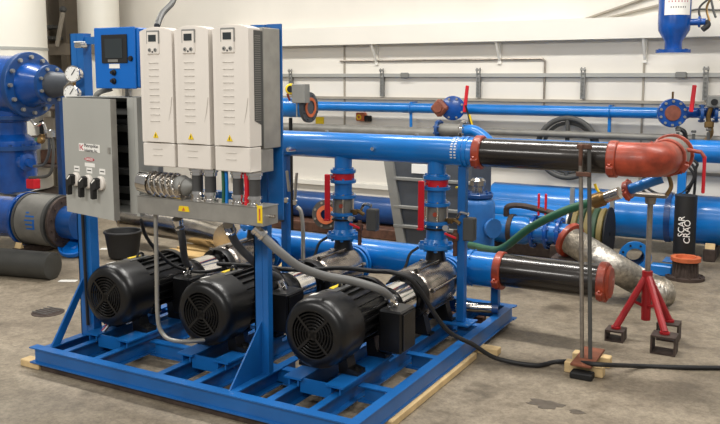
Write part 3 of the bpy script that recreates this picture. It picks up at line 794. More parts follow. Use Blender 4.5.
B().cyl((1.35, RY-HR+.01, HZ), (1.35, RY-HR-.03, HZ), .012, 12).build('plug', 'chrome', t)
B().tube([(.75, RY-HR+.01, HZ-.03), (.73, RY-HR-.05, HZ-.03)], .014, 10, 0).build('plug', 'chrome', t)
for x in (.95, 1.6): B().cyl((x, RY, HZ+HR-.005), (x, RY, HZ+HR+.012), .012, 10).build('plug', 'galv', t)

SZ, SR, SY = .39, .11, 1.95
t = T('suction_header', 'thick blue lower header pipe behind the pumps, feeding all three', 'pipe', (1.0, SY, SZ-SR))
B().lathe((-.05, SY, SZ), X, [(0, .03), (.04, .09), (.09, SR), (2.07, SR), (2.07, .1)], 44).build('pipe_run', 'blue', t)
for c in px_:
    b = B(); b.cyl((c, 1.80, SZ-.008), (c, 1.9, SZ-.005), .08, 28)
    b.build('branch', 'blue', t)
b = B(); b.annulus((1.83, SY, SZ), X, SR, SR+.006, .03, 40); b.bolts((1.86, SY, SZ), X, SR+.004, 12, .006, .008); b.build('groove_band', 'blue', t)

# black pipes to the right
def couple(px, label, C, r):
    b = B(); coupling(b, C, X, r); return tag(b.build('pipe_coupling', 'coupling'), label, 'coupling')
t = T('black_header_pipe', 'glossy black pipe joined between blue header and red elbow', 'pipe', (2.4, RY, HZ-.083))
B().lathe((2.03, RY, HZ), X, [(0, .084), (.735, .084)], 40).build('pipe_run', 'pipeblack', t)
couple(0, 'orange red coupling joining bright blue header to glossy black pipe', (2.015, RY, HZ), .085)
couple(0, 'orange red coupling between glossy black pipe and the red elbow', (2.79, RY, HZ-.002), .086)
t = T('black_suction_pipe', 'lower glossy black pipe from blue suction header towards the stand', 'pipe', (2.4, SY, SZ-.11))
B().lathe((2.05, SY, SZ+.01), X, [(0, .104), (.62, .104)], 40).build('pipe_run', 'pipeblack', t)
couple(0, 'red coupling joining lower blue header to lower black pipe', (2.045, SY, SZ+.003), .106)
b = B(); coupling(b, (2.69, SY, SZ+.01), X, .105); b.lathe((2.675, SY, SZ+.01), X, [(0, .103), (.045, .103), (.06, .09), (.062, .04)], 36)
tag(b.build('pipe_coupling', 'coupling'), 'red end cap coupling closing the lower black pipe', 'coupling')

# red elbow
t = T('pipe_elbow', 'large orange red pipe elbow after the black header pipe', 'elbow', (2.95, RY, HZ-.1))
ep = [V(2.818, RY, HZ), V(2.90, RY, HZ), V(2.965, RY+.02, HZ), V(3.015, RY+.08, HZ), V(3.03, RY+.18, HZ)]
B().tube(ep, .094, 32, 10).build('elbow_body', 'coupling', t)
b = B(); coupling(b, (3.03, RY+.21, HZ), Y, .09, .05); b.build('rear_coupling', 'coupling', t)
t = T('wafer_valve', 'grey valve body with red lever behind the large red elbow', 'valve', (3.1, RY+.3, HZ-.1))
B().lathe((3.03, RY+.238, HZ), Y, [(0, .09), (.05, .105), (.14, .105), (.17, .08), (.3, .08)], 32).build('valve_body', 'cast', t)
b = B(); flange(b, (3.03, RY+.40, HZ), Y, .12, .03, 8); b.build('flange', 'coupling', t)
q = U(704, 172, 'y', RY+.3)
B().tube([(3.05, RY+.3, HZ+.05), V(q.x-.02, RY+.3, q.z+.11), V(q.x, RY+.3, q.z+.08)], .011, 10, 0).build('lever_neck', 'coupling', t)
B().bbox((q.x-.009, RY+.29, q.z-.12), (q.x+.009, RY+.31, q.z+.09), .005).build('lever', 'red', t)
b = B().tube([(3.03, RY+.3, HZ-.1), (3.05, RY+.3, HZ-.17), (3.03, RY+.28, HZ-.22)], .012, 8); b.build('drain', 'brass', t)

# stand 1 : two poles with base
t = T('pipe_stand', 'pair of thin steel poles on rusty plate carrying the black pipe', 'stand', (2.67, 1.55, 0))
bx, by = 2.705, 1.54
pz_ = .075
for dx, m_ in ((-.02, 'pole'), (.025, 'dgrey')):
    B().cyl((bx+dx, by-.05, pz_), (bx+dx-.045, by-.05, HZ+.09), .0115, 12).build('pole', m_, t)
B().bbox((bx-.055, by-.17, .06), (bx+.06, by+.15, .075), .003).build('base_plate', 'rustplate', t)
for z in (HZ-.09, HZ+.06):
    B().bbox((bx-.08, by-.075, z), (bx+.0, by-.063, z+.025), .003).build('clamp', 'rust', t)
B().cyl((bx-.055, by-.082, HZ-.03), (bx-.055, by-.082, HZ+.08), .010, 10).build('clamp_bolt', 'rust', t)
for k, (yy, lb) in enumerate(((by-.12, 'front raw timber block under rusty base plate of thin pole stand'), (by+.05, 'rear raw timber block under rusty base plate of thin pole stand'))):
    tag(B().bbox((bx-.10, yy, 0), (bx+.11, yy+.06, .06), .004).build('timber_block', 'wood'), lb, 'timber', 'blocks under the pole stand')
tag(B().bbox((bx-.05, by-.2, 0), (bx+.07, by-.125, .035), .006).build('foot_block', 'dark'), 'dark block under front edge of thin pole stand plate', 'block')

# green hose, brass nozzle, coupling, blue hose
t = T('green_hose', 'dark green hose rising from lower header to brass fitting', 'hose', (2.3, 2.1, .5))
h0 = U(470, 245, 'y', 2.5); h1 = U(492, 250, 'y', 2.2); h2 = U(505, 247, 'y', 2.1); h3 = U(530, 228, 'y', 2.05); h4 = U(562, 212, 'y', 2.0); h5 = U(592, 202, 'y', 1.95)
B().tube([h0, h1, h2, h3, h4, h5], .026, 14, 10).build('hose_body', 'green', t)
t = T('brass_fitting', 'tarnished brass hose fitting with silver ring under the red elbow', 'fitting', h5)
e = U(628, 190, 'y', 1.9); d = (e-h5).normalized()
B().lathe(h5-d*.005, d, [(0, .03), (.02, .045), (.08, .045), (.085, .036), (.1, .036)], 20).build('fitting_body', 'brass', t)
B().lathe(h5+d*.096, d, [(0, .034), (.09, .036)], 20).build('silver_sleeve', 'steel', t)
B().tube([h5+d*.05+Z*.04, h5+d*.03+Z*.07, h5+d*.015+Z*.105], .009, 8).build('yellow_handle', 'yellow', t)
b = B(); coupling(b, e, d, .038, .03); tag(b.build('pipe_coupling', 'coupling'), 'small rusty red coupling between brass fitting and slim blue pipe', 'coupling')
e2 = U(662, 178, 'y', 1.92)
tag(B().tube([e, e+d*.06, (e+e2)/2+Z*.0, e2], .03, 16).build('blue_hose', 'blue'), 'slim blue pipe bend under the large red elbow', 'pipe')

# ================================================================== RISER VALVES
def riser(c, i, names):
    ck = T('check_valve', names[0], 'valve', (c, RYP, .572), 'check valves on the pump risers')
    b = B(); flange(b, (c, RYP, .572), Z, .108, .028, 8, br_r=.011); b.lathe((c, RYP, .60), Z, [(0, .085), (.03, .062), (.12, .06)], 28)
    b.build('lower_spool', 'blue', ck)
    for z in (.72, .835):
        b = B(); flange(b, (c, RYP, z), Z, .084, .022, 0); b.build('flange', 'blue', ck)
    B().lathe((c, RYP, .7425), Z, [(0, .062), (.092, .062)], 24).build('wafer_body', 'cast', ck)
    b = B()
    for k in range(6):
        a = k*PI/3; b.cyl((c+.073*math.cos(a), RYP+.073*math.sin(a), .71), (c+.073*math.cos(a), RYP+.073*math.sin(a), .866), .006, 8)
    b.build('studs', 'chrome', ck)
    B().lathe((c, RYP, .79), V(.3, -.95, 0), [(.05, .014), (.075, .014)], 10).build('plug', 'coupling', ck)
    bv = T('butterfly_valve', names[1], 'valve', (c, RYP, .858), 'butterfly valves on the pump risers')
    B().lathe((c, RYP, .858), Z, [(0, .057), (.08, .057)], 24).build('spool', 'blue', bv)
    for z in (.935, 1.0):
        b = B(); flange(b, (c, RYP, z), Z, .084, .022, 6, br_r=.008, two=False, bl=.010); b.build('flange', 'blue', bv)
    B().lathe((c, RYP, .9575), Z, [(0, .072), (.042, .072)], 28).build('wafer', 'red', bv)
    B().lathe((c, RYP, 1.0225), Z, [(0, .066), (.011, .058)], 24).build('neck_ring', 'blue', bv)
    B().cyl((c-.04, RYP-.055, .978), (c-.055, RYP-.10, .978), .014, 12).bbox((c-.066, RYP-.125, .962), (c-.022, RYP-.092, 1.0), .008).build('neck', 'chrome', bv)
    B().bbox((c-.062, RYP-.136, .70), (c-.022, RYP-.1255, 1.0), .004).bbox((c-.062, RYP-.152, .70), (c-.022, RYP-.136, .712), .003).build('lever', 'red', bv)
RYP = py0+.58+.21+.0   # header line
RYP = RY
labs = (('blue check valve with chrome studs on the left riser, half hidden', 'red lever butterfly valve on the left riser behind the blue column'),
        ('blue check valve with chrome studs on the middle riser', 'red lever butterfly valve on middle riser, below blue header centre'),
        ('blue check valve with chrome studs on the riser before grey bin', 'red lever butterfly valve on the riser nearest the thin blue post'))
for i, c in enumerate(px_): riser(c, i, labs[i])

# pressure switches with little ball valves beside each riser
def make_switch():
    t = T('pressure_switch', '', 'switch')
    def L(b, n, m, par=t): return b.build(n, m, par, world=False)
    L(B().bbox((.09, -.03, .0), (.16, .03, .14), .006), 'switch_box', 'dgrey')
    L(B().tube([(.04, 0, .12), (.07, -.01, .165), (.12, -.01, .16)], .012, 10), 'tubing', 'chrome')
    L(B().tube([(-.03, 0, .11), (.03, -.02, .12), (.07, -.02, .10)], .013, 10).bbox((-.01, -.035, .095), (.025, -.005, .13), .006), 'fitting', 'brass')
    L(B().bbox((.02, -.04, -.01), (.06, .0, .045), .01).cyl((.04, -.02, -.10), (.04, -.02, .06), .013, 10), 'ball_valve', 'rust')
    L(B().bbox((-.02, -.055, .02), (.06, -.045, .035), .004, Matrix.Rotation(.3, 3, 'Y')), 'handle', 'red')
    L(B().lathe((-.02, -.03, .07), V(.3, -.95, .1), [(0, .018), (.02, .018)], 14), 'knob', 'chrome')
    return t
sw = make_switch()
for i, (c, lb) in enumerate(zip(px_, ('grey pressure switch with small red handled tap right of left riser', 'grey pressure switch with small red handled tap right of middle riser', 'grey pressure switch and red tap between third riser and blue post'))):
    o = sw if i == 0 else copy_tree(sw)
    o.location = (c+.10, RY-.01, .64); o['label'] = lb; o['category'] = 'switch'; o['group'] = 'pressure switches'
# thin sensing tubes
for c, lb in ((px_[1], 'thin black tube curving from middle riser flange to its pump'), (px_[2], 'thin black tube curving from third riser flange to its pump')):
    tag(B().tube([(c-.10, RY-.04, .57), (c-.14, RY-.08, .53), (c-.155, RY-.12, .45), (c-.2, RY-.2, .38), (c-.19, RY-.3, .33)], .009, 8).build('sensing_tube', 'rubber'), lb, 'tube')
# yellow bent handle and nipple near post
tag(B().tube([U(460, 175, 'y', 1.75), U(460.5, 187, 'y', 1.75), U(456, 187.5, 'y', 1.75)], .007, 8, 0).build('yellow_handle', 'yellow'), 'small yellow bent handle beside thin blue post', 'handle')
a = U(466, 305, 'z', .18); 
t = T('pipe_nipple', 'short stainless pipe nipple lying on right rear of blue frame', 'pipe', (1.98, 1.83, .13))
B().cyl((1.80, 1.80, .165), (2.04, 1.87, .165), .032, 20).build('nipple_body', 'steel', t); B().lathe((2.02, 1.864, .165), V(.96, .28, 0), [(0, .034), (.04, .034)], 18).build('threaded_end', 'dblue', t)
# vertical thin conduit behind column + white bend
t = T('riser_conduit', 'thin pale conduit bent over beside the right blue column', 'conduit', (.72, 1.3, .2))
B().tube([U(303, 262, 'y', 1.3), U(303, 230, 'y', 1.3), U(301, 212, 'y', 1.3), U(297, 207, 'y', 1.3)], .013, 10).build('conduit_body', 'galv', t)
a = U(290, 180, 'y', 1.5)
t = T('gauge_bracket', 'beige angle bracket with chrome taps beside the right blue column', 'bracket', a)
B().bbox(a+V(-.03, 0, -.08), a+V(-.015, .02, .06), .003, Matrix.Rotation(-.12, 3, 'Y')).bbox(a+V(.03, 0, -.14), a+V(.045, .02, .05), .003, Matrix.Rotation(.1, 3, 'Y')).build('angle', 'beige', t)
B().bbox(a+V(-.05, -.01, -.16), a+V(-.02, .02, -.12), .008).build('tap_body', 'chrome', t)
B().bbox(a+V(.02, -.01, -.17), a+V(.05, .02, -.13), .008).build('tap_body', 'chrome', t)

# ================================================================== DRIVES
def make_drive():
    t = T('variable_speed_drive', '', 'drive')
    W = .204; z0, z1 = 0, .672
    def L(b, n, m, par=t, **k): return b.build(n, m, par, world=False, **k)
    # front cover with a gently crowned top, built as a ladder of sections in x
    n = 14; prof = []
    for k in range(n+1):
        x = -W/2+W*k/n; u = abs(2*k/n-1)
        prof.append((x, z1-.02*u**2))
    poly = [(-W/2, .118), (W/2, .118)] + prof[::-1]
    L(B().prism(poly, 'y', .012, .10), 'front_cover', 'white', angle=50)
    cen = B()   # bowed centre strip
    m = 8; v = []; f = []
    for k in range(m+1):
        x = -.085+.17*k/m; u = 2*k/m-1; yy = .012-.012*(1-u*u)
        v += [(x, yy, .122), (x, yy, z1-.018*abs(x/(W/2))**2-.004), (x, .013, .122), (x, .013, z1-.012-.004)]
    for k in range(m):
        a, c = 4*k, 4*(k+1); f += [(a, c, c+1, a+1), (a+1, c+1, c+3, a+3), (a, a+2, c+2, c)]
    L(cen.add(v, f), 'front_bow', 'white', angle=60)
    L(B().bbox((-W/2, .012, 0), (W/2, .10, .114), .004), 'lower_cover', 'white')
    b = B().prism([(.05, .235), (.10, .215), (.10, z1-.028), (.05, z1-.028)], 'x', W/2+.0003, W/2+.0018); b.prism([(.05, .235), (.10, .215), (.10, z1-.028), (.05, z1-.028)], 'x', -W/2-.0018, -W/2-.0003); L(b, 'vent_panel', 'dgrey')
    L(B().box((-W/2+.006, .10, .116), (W/2-.006, .126, z1-.03)), 'inner_frame', 'dgrey')
    b = B()
    for k in range(40): b.box((W/2+.0018, .053, .235+k*.0098), (W/2+.003, .097, .239+k*.0098))
    L(b, 'vent_slots', 'cast')
    L(B().bbox((-W/2+.002, .126, .10), (W/2-.002, .26, z1-.012), .003), 'heatsink_box', 'galv')
    L(B().bbox((-W/2+.004, .10, -.01), (W/2-.004, .20, .098), .003), 'gland_box', 'galv')
    L(B().box((-.06, .2, z1-.0125), (.06, .25, z1-.006)), 'vent_top', 'dgrey')
    # keypad
    kp = L(B().bbox((-.042, -.006, .54), (.034, .012, .65), .006), 'control_panel', 'white')
    L(B().bbox((-.044, -.004, .592), (-.037, .002, .652), .003).bbox((.028, -.004, .592), (.035, .002, .652), .003).bbox((-.044, -.0045, .645), (.035, .001, .655), .003), 'panel_trim', 'mgrey', kp)
    L(B().box((-.028, -.0075, .602), (.020, -.0062, .634)), 'display', 'screen', kp)
    b = B()
    for (x, z) in ((-.022, .562), (.014, .562)): b.lathe((x, -.0061, z), -Y, [(0, .010), (.003, .009)], 16)
    L(b, 'key_pads', 'mgrey', kp)
    L(B().lathe((-.022, -.0092, .562), -Y, [(0, .004), (.001, .004)], 8).lathe((.014, -.0092, .562), -Y, [(0, .004), (.001, .004)], 8).lathe((-.004, -.0062, .553), -Y, [(0, .005), (.001, .005)], 10), 'key_marks', 'ink', kp)
    b = B()
    for k in range(10): b.bbox((-.036, -.003, .50-k*.031), (.026-.0*k, .002, .503-k*.031), .001)
    L(b, 'ridges', 'ridge')
    L(B().tube([(.095, .0105, .34), (.085, .0105, .28), (.068, .0105, .2), (.06, .0105, .13)], .0018, 6), 'seam', 'ridge')
    b = B()
    for k in range(2): b.bbox((-.036, .009, .085-k*.03), (.026, .013, .088-k*.03), .001)
    L(b, 'lower_ridges', 'ridge')
    ws = L(B().prism([(-.018, .142), (.014, .142), (-.002, .17)], 'y', -.004, -.001), 'warning_sticker', 'yellow')
    L(B().box((-.0035, -.0055, .147), (-.0005, -.0042, .161)), 'warning_mark', 'ink', ws)
    return t
dr = make_drive()
for i, (x, lb) in enumerate(zip((.957, 1.178, 1.408), ('tall white motor drive on the left, beside the blue screen box', 'tall white motor drive in the middle of the three', 'tall white motor drive on the right showing its grey side'))):
    o = dr if i == 0 else copy_tree(dr)
    o.location = (x, .035, 1.186); o['label'] = lb; o['category'] = 'motor drive'; o['group'] = 'motor drives on the panel'
for k, x in enumerate((.968, 1.19, 1.415)): pass

# cable entry glands and cables between drives and wireway
wz0, wz1 = .942, 1.032
t = T('wireway', 'long grey sheet metal cable trough beneath the three white drives', 'trough', (1.2, .1, wz0))
B().bbox((.80, .05, wz0), (1.575, .17, wz1-.003), .003).build('trough_body', 'galv', t)
B().box((.798, .048, wz1-.0028), (1.577, .172, wz1)).build('cover', 'galv', t)
q = U(184, 209, 'y', .05)
ys = B().prism([(q.x-.035, q.z-.012), (q.x+.035, q.z-.012), (q.x+.028, q.z+.014), (q.x-.028, q.z+.014)], 'y', .047, .0498).build('warning_label', 'yellow', t)
B().prism([(q.x-.01, q.z-.008), (q.x+.01, q.z-.008), (q.x, q.z+.01)], 'y', .0455, .0468).build('warning_mark', 'orange', ys)
q = U(260, 214, 'y', .05)
ys = B().box((q.x-.014, .047, q.z-.042), (q.x+.014, .0498, q.z+.038)).build('side_label', 'yellow', t)
B().box((q.x-.004, .0455, q.z-.03), (q.x+.004, .0468, q.z+.025)).build('label_text', 'orange', ys)
B().cyl((1.576, .10, .985), (1.605, .10, .985), .008, 10).build('end_bolt', 'steel', t)
# corrugated silver conduit cluster
def gland(x, y, z, r, lb, m='chrome'):
    t = T('cable_gland', lb, 'fitting', (x, y, z), 'cable glands on the trough')
    B().lathe((x, y, z), Z, [(0, r*1.25), (.012, r*1.25), (.013, r), (.03, r), (.031, r*1.2), (.045, r*1.1)], 16).build('gland_body', m, t)
def drop(x, y, r, m, lb, top=1.185, gl=True):
    gland(x, y, wz1, r, 'chrome cable gland on trough top for '+lb)
    tag(B().lathe((x, y, top-.001), -Z, [(0, r*1.3), (.012, r*1.3), (.014, r*1.1), (.03, r*1.1)], 16).build('conduit_collar', 'chrome'), 'chrome collar under drive above '+lb, 'fitting', 'collars under the drives')
    tag(B().cyl((x, y, wz1+.045), (x, y, top-.03), r*.9, 14).build('drive_cable', m), lb+' dropping from drive into trough', 'cable', None)
drop(1.165, .085, .030, 'dconduit', 'black conduit below left part of middle drive')
drop(1.245, .085, .030, 'dconduit', 'black conduit below right part of middle drive')
drop(1.41, .085, .028, 'dconduit', 'brown black conduit left of red cable')
drop(1.505, .085, .030, 'dconduit', 'brown black conduit right of red cable')
for x, m_, lb in ((1.325, 'green', 'thin green cable running from drives into trough'), (1.345, 'blue', 'thin blue cable running from drives into trough'), (1.462, 'red', 'flat red cable running from right drive into trough')):
    tag(B().tube([(x, .08, wz1), (x+.004, .078, 1.1), (x, .08, 1.185)], .008 if m_ != 'red' else .012, 8).build('thin_cable', m_), lb, 'cable')
a = V(.83, .075, 1.095)
t = T('silver_conduit', 'shiny corrugated silver conduit bundle lying on left end of trough', 'conduit', (.95, .075, 1.035))
B().lathe((.815, .075, 1.103), V(1, 0, -.08), [(0, .03), (.004, .056), (.06, .062), (.075, .062)], 28).build('end_ferrule', 'chrome', t)
pr = []
for k in range(40): pr.append((.077+k*.0055, .058 if k % 2 else .050))
B().lathe((.815, .075, 1.103), V(1, 0, -.08), pr, 28).build('corrugated_body', 'steel', t, angle=80)
for k in range(5):
    B().ring((.915+k*.036, .070, 1.094), V(1, .15, .25), .060, .006, 28, 8).build('conduit_loop', 'chrome', t)
B().lathe((1.05, .075, 1.09), V(1, 0, .12), [(0, .05), (.04, .054), (.08, .03), (.1, .012)], 20).build('taper_end', 'mgrey', t)
B().lathe((1.0, .09, wz1), Z, [(0, .034), (.015, .036), (.02, .03), (.05, .03)], 16).build('gland_body', 'cast', t)
tag(B().prism([(1.03, wz1+.001), (1.09, wz1+.001), (1.065, 1.09), (1.04, 1.09)], 'y', .06, .075).build('paper_tag', 'paper'), 'small white tag standing on trough beside silver conduit', 'tag')

# ================================================================== ENCLOSURE
t = T('control_cabinet', 'light grey control cabinet with door ajar and three rotary handles', 'cabinet', (.5, .2, .925))
xa, xb, ya, yb, za, zb = .262, .750, .10, .298, .925, 1.518
b = B().box((xa, yb-.003, za), (xb, yb, zb)).box((xa, ya, za), (xa+.003, yb-.003, zb)).box((xb-.003, ya, za), (xb, yb-.003, zb)).box((xa+.003, ya, za), (xb-.003, yb-.003, za+.003)).box((xa+.003, ya, zb-.003), (xb-.003, yb-.003, zb))
b.box((xb-.045, ya-.001, za), (xb-.003, ya+.004, zb)).box((xb, ya-.002, za-.01), (xb+.022, ya+.035, zb)).build('cabinet_body', 'enclosure', t)
back = B().box((xa+.02, yb-.02, za+.03), (xb-.02, yb-.008, zb-.03)).build('back_plate', 'dark', t)
for z in (1.42, 1.33, 1.22, 1.10, 1.0):
    B().bbox((xa+.03, yb-.07, z), (xb-.06, yb-.021, z+.035), .004).build('terminal_row', 'dgrey', back)
dw = .447; th = math.radians(11)
hx, hyy = xa, ya-.003
rd = V(math.cos(th), -math.sin(th), 0); nd = V(-math.sin(th), -math.cos(th), 0)   # along door, outward normal
def D(u, w, z): return V(hx, hyy, 0)+rd*u+nd*w+Z*z
def dbox(b, u0, u1, w0, w1, z0, z1):
    v = [D(u, w, z) for z in (z0, z1) for (u, w) in ((u0, w0), (u1, w0), (u1, w1), (u0, w1))]
    return b.add(v, [(0, 3, 2, 1), (4, 5, 6, 7), (0, 1, 5, 4), (1, 2, 6, 5), (2, 3, 7, 6), (3, 0, 4, 7)])
b = B(); dbox(b, 0, dw, .0, .018, za-.022, zb-.006)
door = b.build('door', 'enclosure', t)
b = B(); dbox(b, dw-.001, dw+.002, -.014, .018, za-.022, zb-.006); dbox(b, dw-.03, dw-.012, .0185, .024, (za+zb)/2+.02, (za+zb)/2+.05); b.build('door_lip', 'galv', door)
def uv(px, py):   # photo point -> (u, z) on the door's face
    dd = FW + RT*((px-360)/F_PX) - UP*((py-170)/F_PX); P0 = D(0, .018, 0); tt = (P0-CAM).dot(nd)/dd.dot(nd); q = CAM+dd*tt
    return (q-P0).dot(rd), q.z
u0, z0 = uv(79, 143); u1, z1 = uv(100, 153)
b = B(); dbox(b, u0, u1, .0182, .0195, z1, z0); pl = b.build('name_plate', 'paper', door)
um = u0+.028; zmid = (z0+z1)/2
b = B(); dbox(b, u0+.008, u0+.015, .0196, .0205, z1+.006, z0-.006)
def dq(b, pts, w0, w1):
    v = [D(u, w, z) for w in (w0, w1) for (u, z) in pts]; n = len(pts)
    return b.add(v, [tuple(range(n))[::-1], tuple(range(n, 2*n))]+[(k, (k+1) % n, (k+1) % n+n, k+n) for k in range(n)])
dq(b, [(u0+.016, zmid), (u0+.038, z0-.006), (u0+.046, z0-.006), (u0+.026, zmid)], .0196, .0205)
dq(b, [(u0+.016, zmid), (u0+.026, zmid), (u0+.046, z1+.006), (u0+.036, z1+.006)], .0196, .0205)
b.build('red_emblem', 'redink', pl)
text('company_name', 'Metropolitan', .026, D(u0+.052, .0197, zmid+.011), rd, Z, 'ink', pl, align='LEFT', sx=.95)
text('company_name', 'Industries, Inc.', .022, D(u0+.052, .0197, zmid-.013), rd, Z, 'ink', pl, align='LEFT', sx=.95)
u0, z0 = uv(84.5, 157); u1, z1 = uv(94.5, 161.8)
b = B(); dq(b, [((u0+u1)/2+math.cos(a)*(u1-u0)/2, (z0+z1)/2+math.sin(a)*(z0-z1)/2) for a in [k*PI/8 for k in range(16)]], .0182, .0195); dg = b.build('danger_sign', 'redink', door)
text('danger_word', 'DANGER', .017, D((u0+u1)/2, .0197, (z0+z1)/2), rd, Z, 'paper', dg)
u0, z0 = uv(85, 162.5); u1, z1 = uv(95, 167.5)
b = B(); dbox(b, u0, u1, .0182, .0195, z1, z0); b.build('notice_sticker', 'paper', door)
for (px, py) in ((77, 168.5), (89.5, 170.5), (102.5, 171.7)):
    u_, z_ = uv(px, py); b = B(); dbox(b, u_-.026, u_+.026, .0182, .0195, z_-.014, z_+.014); s = b.build('handle_label', 'paper', door)
    b = B(); dbox(b, u_-.018, u_+.018, .0197, .0203, z_-.002, z_+.003); b.build('label_line', 'ink', s)
for (px, py) in ((77, 179), (89.3, 181.5), (101.8, 183.2)):
    u_, z_ = uv(px, py)
    h = B().lathe(D(u_, .0182, z_), nd, [(0, .036), (.012, .036), (.016, .032), (.018, .02)], 28).build('rotary_handle', 'white', door)
    b = B(); dq(b, [(u_+.014, z_+.022), (u_-.005, z_+.030), (u_-.042, z_-.0), (u_-.042, z_-.078), (u_-.024, z_-.082), (u_-.020, z_-.035), (u_+.012, z_-.02)], .034, .060); b.build('grip', 'rubber', h)
    b = B(); dq(b, [(u_+.006, z_+.021), (u_-.004, z_+.024), (u_-.030, z_+.004), (u_-.026, z_-.001)], .0602, .0610); b.build('pointer', 'paper', h)
# HMI box
a = U(95.5, 29, 'y', .12); c = U(137.5, 88, 'y', .12)
t = T('operator_panel', 'bright blue operator box with dark touch screen above grey cabinet', 'control box', ((a.x+c.x)/2, .2, c.z))
bx0, bx1, bz0, bz1 = a.x, c.x, c.z, a.z
B().bbox((bx0, .122, bz0), (bx1+.012, .298, bz1), .006).build('box_body', 'panelblue', t)
dr_ = B().bbox((bx0-.004, .11, bz0-.004), (bx1, .1215, bz1+.004), .004).build('box_door', 'panelblue', t)
def H(px, py): q = U(px, py, 'y', .11); return q.x, q.z
x0, z0 = H(101.5, 35); x1, z1 = H(128, 63)
sc = B().bbox((x0, .104, z1), (x1, .1098, z0), .003).build('screen_bezel', 'dark', dr_)
x0, z0 = H(105.5, 39); x1, z1 = H(123.5, 58)
B().box((x0, .102, z1), (x1, .1038, z0)).build('screen_glass', 'screen', sc)
x0, z0 = H(109, 59.5); x1, z1 = H(119, 62)
B().box((x0, .102, z1), (x1, .1038, z0)).build('maker_strip', 'cast', sc)
x0, z0 = H(109.5, 64); x1, z1 = H(120, 68.3)
B().box((x0, .107, z1), (x1, .1098, z0)).build('switch_label', 'paper', dr_)
for py in (72.5, 81):
    x0, z0 = H(114.3, py)
    B().lathe((x0, .1098, z0), -Y, [(0, .015), (.008, .015), (.012, .010), (.022, .009)], 18).build('selector_knob', 'dark', dr_)
x0, z0 = H(131, 58.5); B().lathe((x0, .1098, z0), -Y, [(0, .014), (.01, .012)], 16).build('latch', 'dark', dr_)
# brackets & cable below it
tag(B().tube([(bx0+.02, .2, bz0-.005), (bx0-.03, .15, bz0-.03), (bx0-.08, .16, bz0-.09)], .014, 10).build('conduit_whip', 'mgrey'), 'short grey conduit curving between blue box and pressure gauges', 'conduit')
tag(B().tube([U(157, 26, 'y', .25), U(162, 14, 'y', .35), U(172, 3, 'y', .5), U(176, -8, 'y', .6)], .016, 10).build('overhead_cable', 'dgrey'), 'thick dark cable rising above the left white drive', 'cable')
t = T('panel_struts', 'pair of slim grey struts between blue box and grey cabinet', 'strut', (.65, .28, 1.52))
B().box((bx0+.05, .262, zb), (bx0+.075, .29, bz0)).build('strut', 'galv', t); B().box((bx1-.06, .262, zb), (bx1-.035, .29, bz0)).build('strut', 'galv', t)

# gauges
def gauge(px, py, y, lb):
    p = U(px, py, 'y', y); d = V(.35, -.93, 0).normalized()
    t = T('pressure_gauge', lb, 'gauge', p, 'pressure gauges left of the blue box')
    B().lathe(p+d*-.02, d, [(-.015, .04), (0, .046), (.03, .046), (.034, .042)], 30).build('gauge_case', 'chrome', t)
    f = B().lathe(p+d*.0145, d, [(0, .0395), (.001, .0395)], 30).build('dial', 'paper', t)
    u, w, _ = frame(d)
    B().box((-.002, -.001, -.008), (.002, .001, .03), Matrix.Rotation(.6, 3, 'Y'), (0, 0, 0)).add([], []).build('tmp', 'ink', f, world=False)
    o = bpy.data.objects[[k for k in bpy.data.objects.keys() if k.startswith('tmp')][0]]; o.name = 'needle'
    for v in o.data.vertices: v.co = Matrix.Rotation(math.atan2(d.x, -d.y), 3, 'Z') @ v.co + d*.017
    b = B()
    for k in range(9):
        a = math.radians(225-k*33.75); e = Matrix.Rotation(math.atan2(d.x, -d.y), 3, 'Z') @ V(math.cos(a), 0, math.sin(a)); b.cyl(p+e*.030+d*.0158, p+e*.036+d*.0158, .0012, 4)
    b.build('scale_marks', 'ink', f)
    B().cyl(p-Z*.045-d*.005, p-Z*.085-d*.005, .009, 10).build('stem', 'brass', t)
gauge(73.5, 74, .22, 'upper round white pressure gauge left of the blue operator box')
gauge(72, 93, .22, 'lower round white pressure gauge just above the grey cabinet')
tag(B().tube([U(76, 80, 'y', .26), U(66, 88, 'y', .26), U(68, 100, 'y', .26), U(66, 125, 'y', .28)], .012, 10).build('gauge_line', 'steel'), 'thin steel line linking both pressure gauges', 'tube')
p = U(78, 45, 'y', .22)
t = T('solenoid_clip', 'chrome clip with white tag on upper left of blue column', 'fitting', p)
B().bbox(p+V(-.035, 0, -.015), p+V(.02, .05, .012), .006).build('clip_body', 'chrome', t); B().bbox(p+V(-.03, -.004, .0125), p+V(.015, .04, .02), .002).build('tag_plate', 'paper', t)

# ================================================================== CONDUITS ON THE MOTORS
def run(name, pts, r, m, lb, cat='conduit', ends=True, n=12):
    t = T(name, lb, cat, pts[-1])
    B().tube(pts, r, n, 10).build('conduit_body', m, t)
    if ends:
        for (a, c) in ((pts[0], pts[1]), (pts[-1], pts[-2])):
            d = (Vector(c)-Vector(a)).normalized()
            B().lathe(Vector(a)-d*.005, d, [(0, r*1.35), (.02, r*1.35), (.022, r*1.15), (.045, r*1.15), (.047, r*1.4), (.06, r*1.3)], 14).build('end_fitting', 'chrome', t)
    return t
mb = lambda c: V(c+.215-.02+.015, ym+.44, zm+.281)
q = mb(mx_[2])
run('flexible_conduit', [V(1.50, .09, wz0-.02), U(280, 252, 'y', .14), U(300, 267, 'y', .22), U(325, 276, 'y', .35), U(352, 281, 'y', .48), U(378, 289, 'y', .58), q+V(-.01, -.02, .05), q+V(0, 0, .0)], .021, 'conduit', 'thick light grey flexible conduit arching to junction box of front motor')
q = mb(mx_[1])
run('flexible_conduit', [V(1.335, .10, wz0-.02), U(236, 243, 'y', .20), U(250, 258, 'y', .30), U(264, 270, 'y', .45), q+V(-.02, -.01, .06), q], .020, 'dconduit', 'dark flexible conduit running from trough behind column to middle motor')
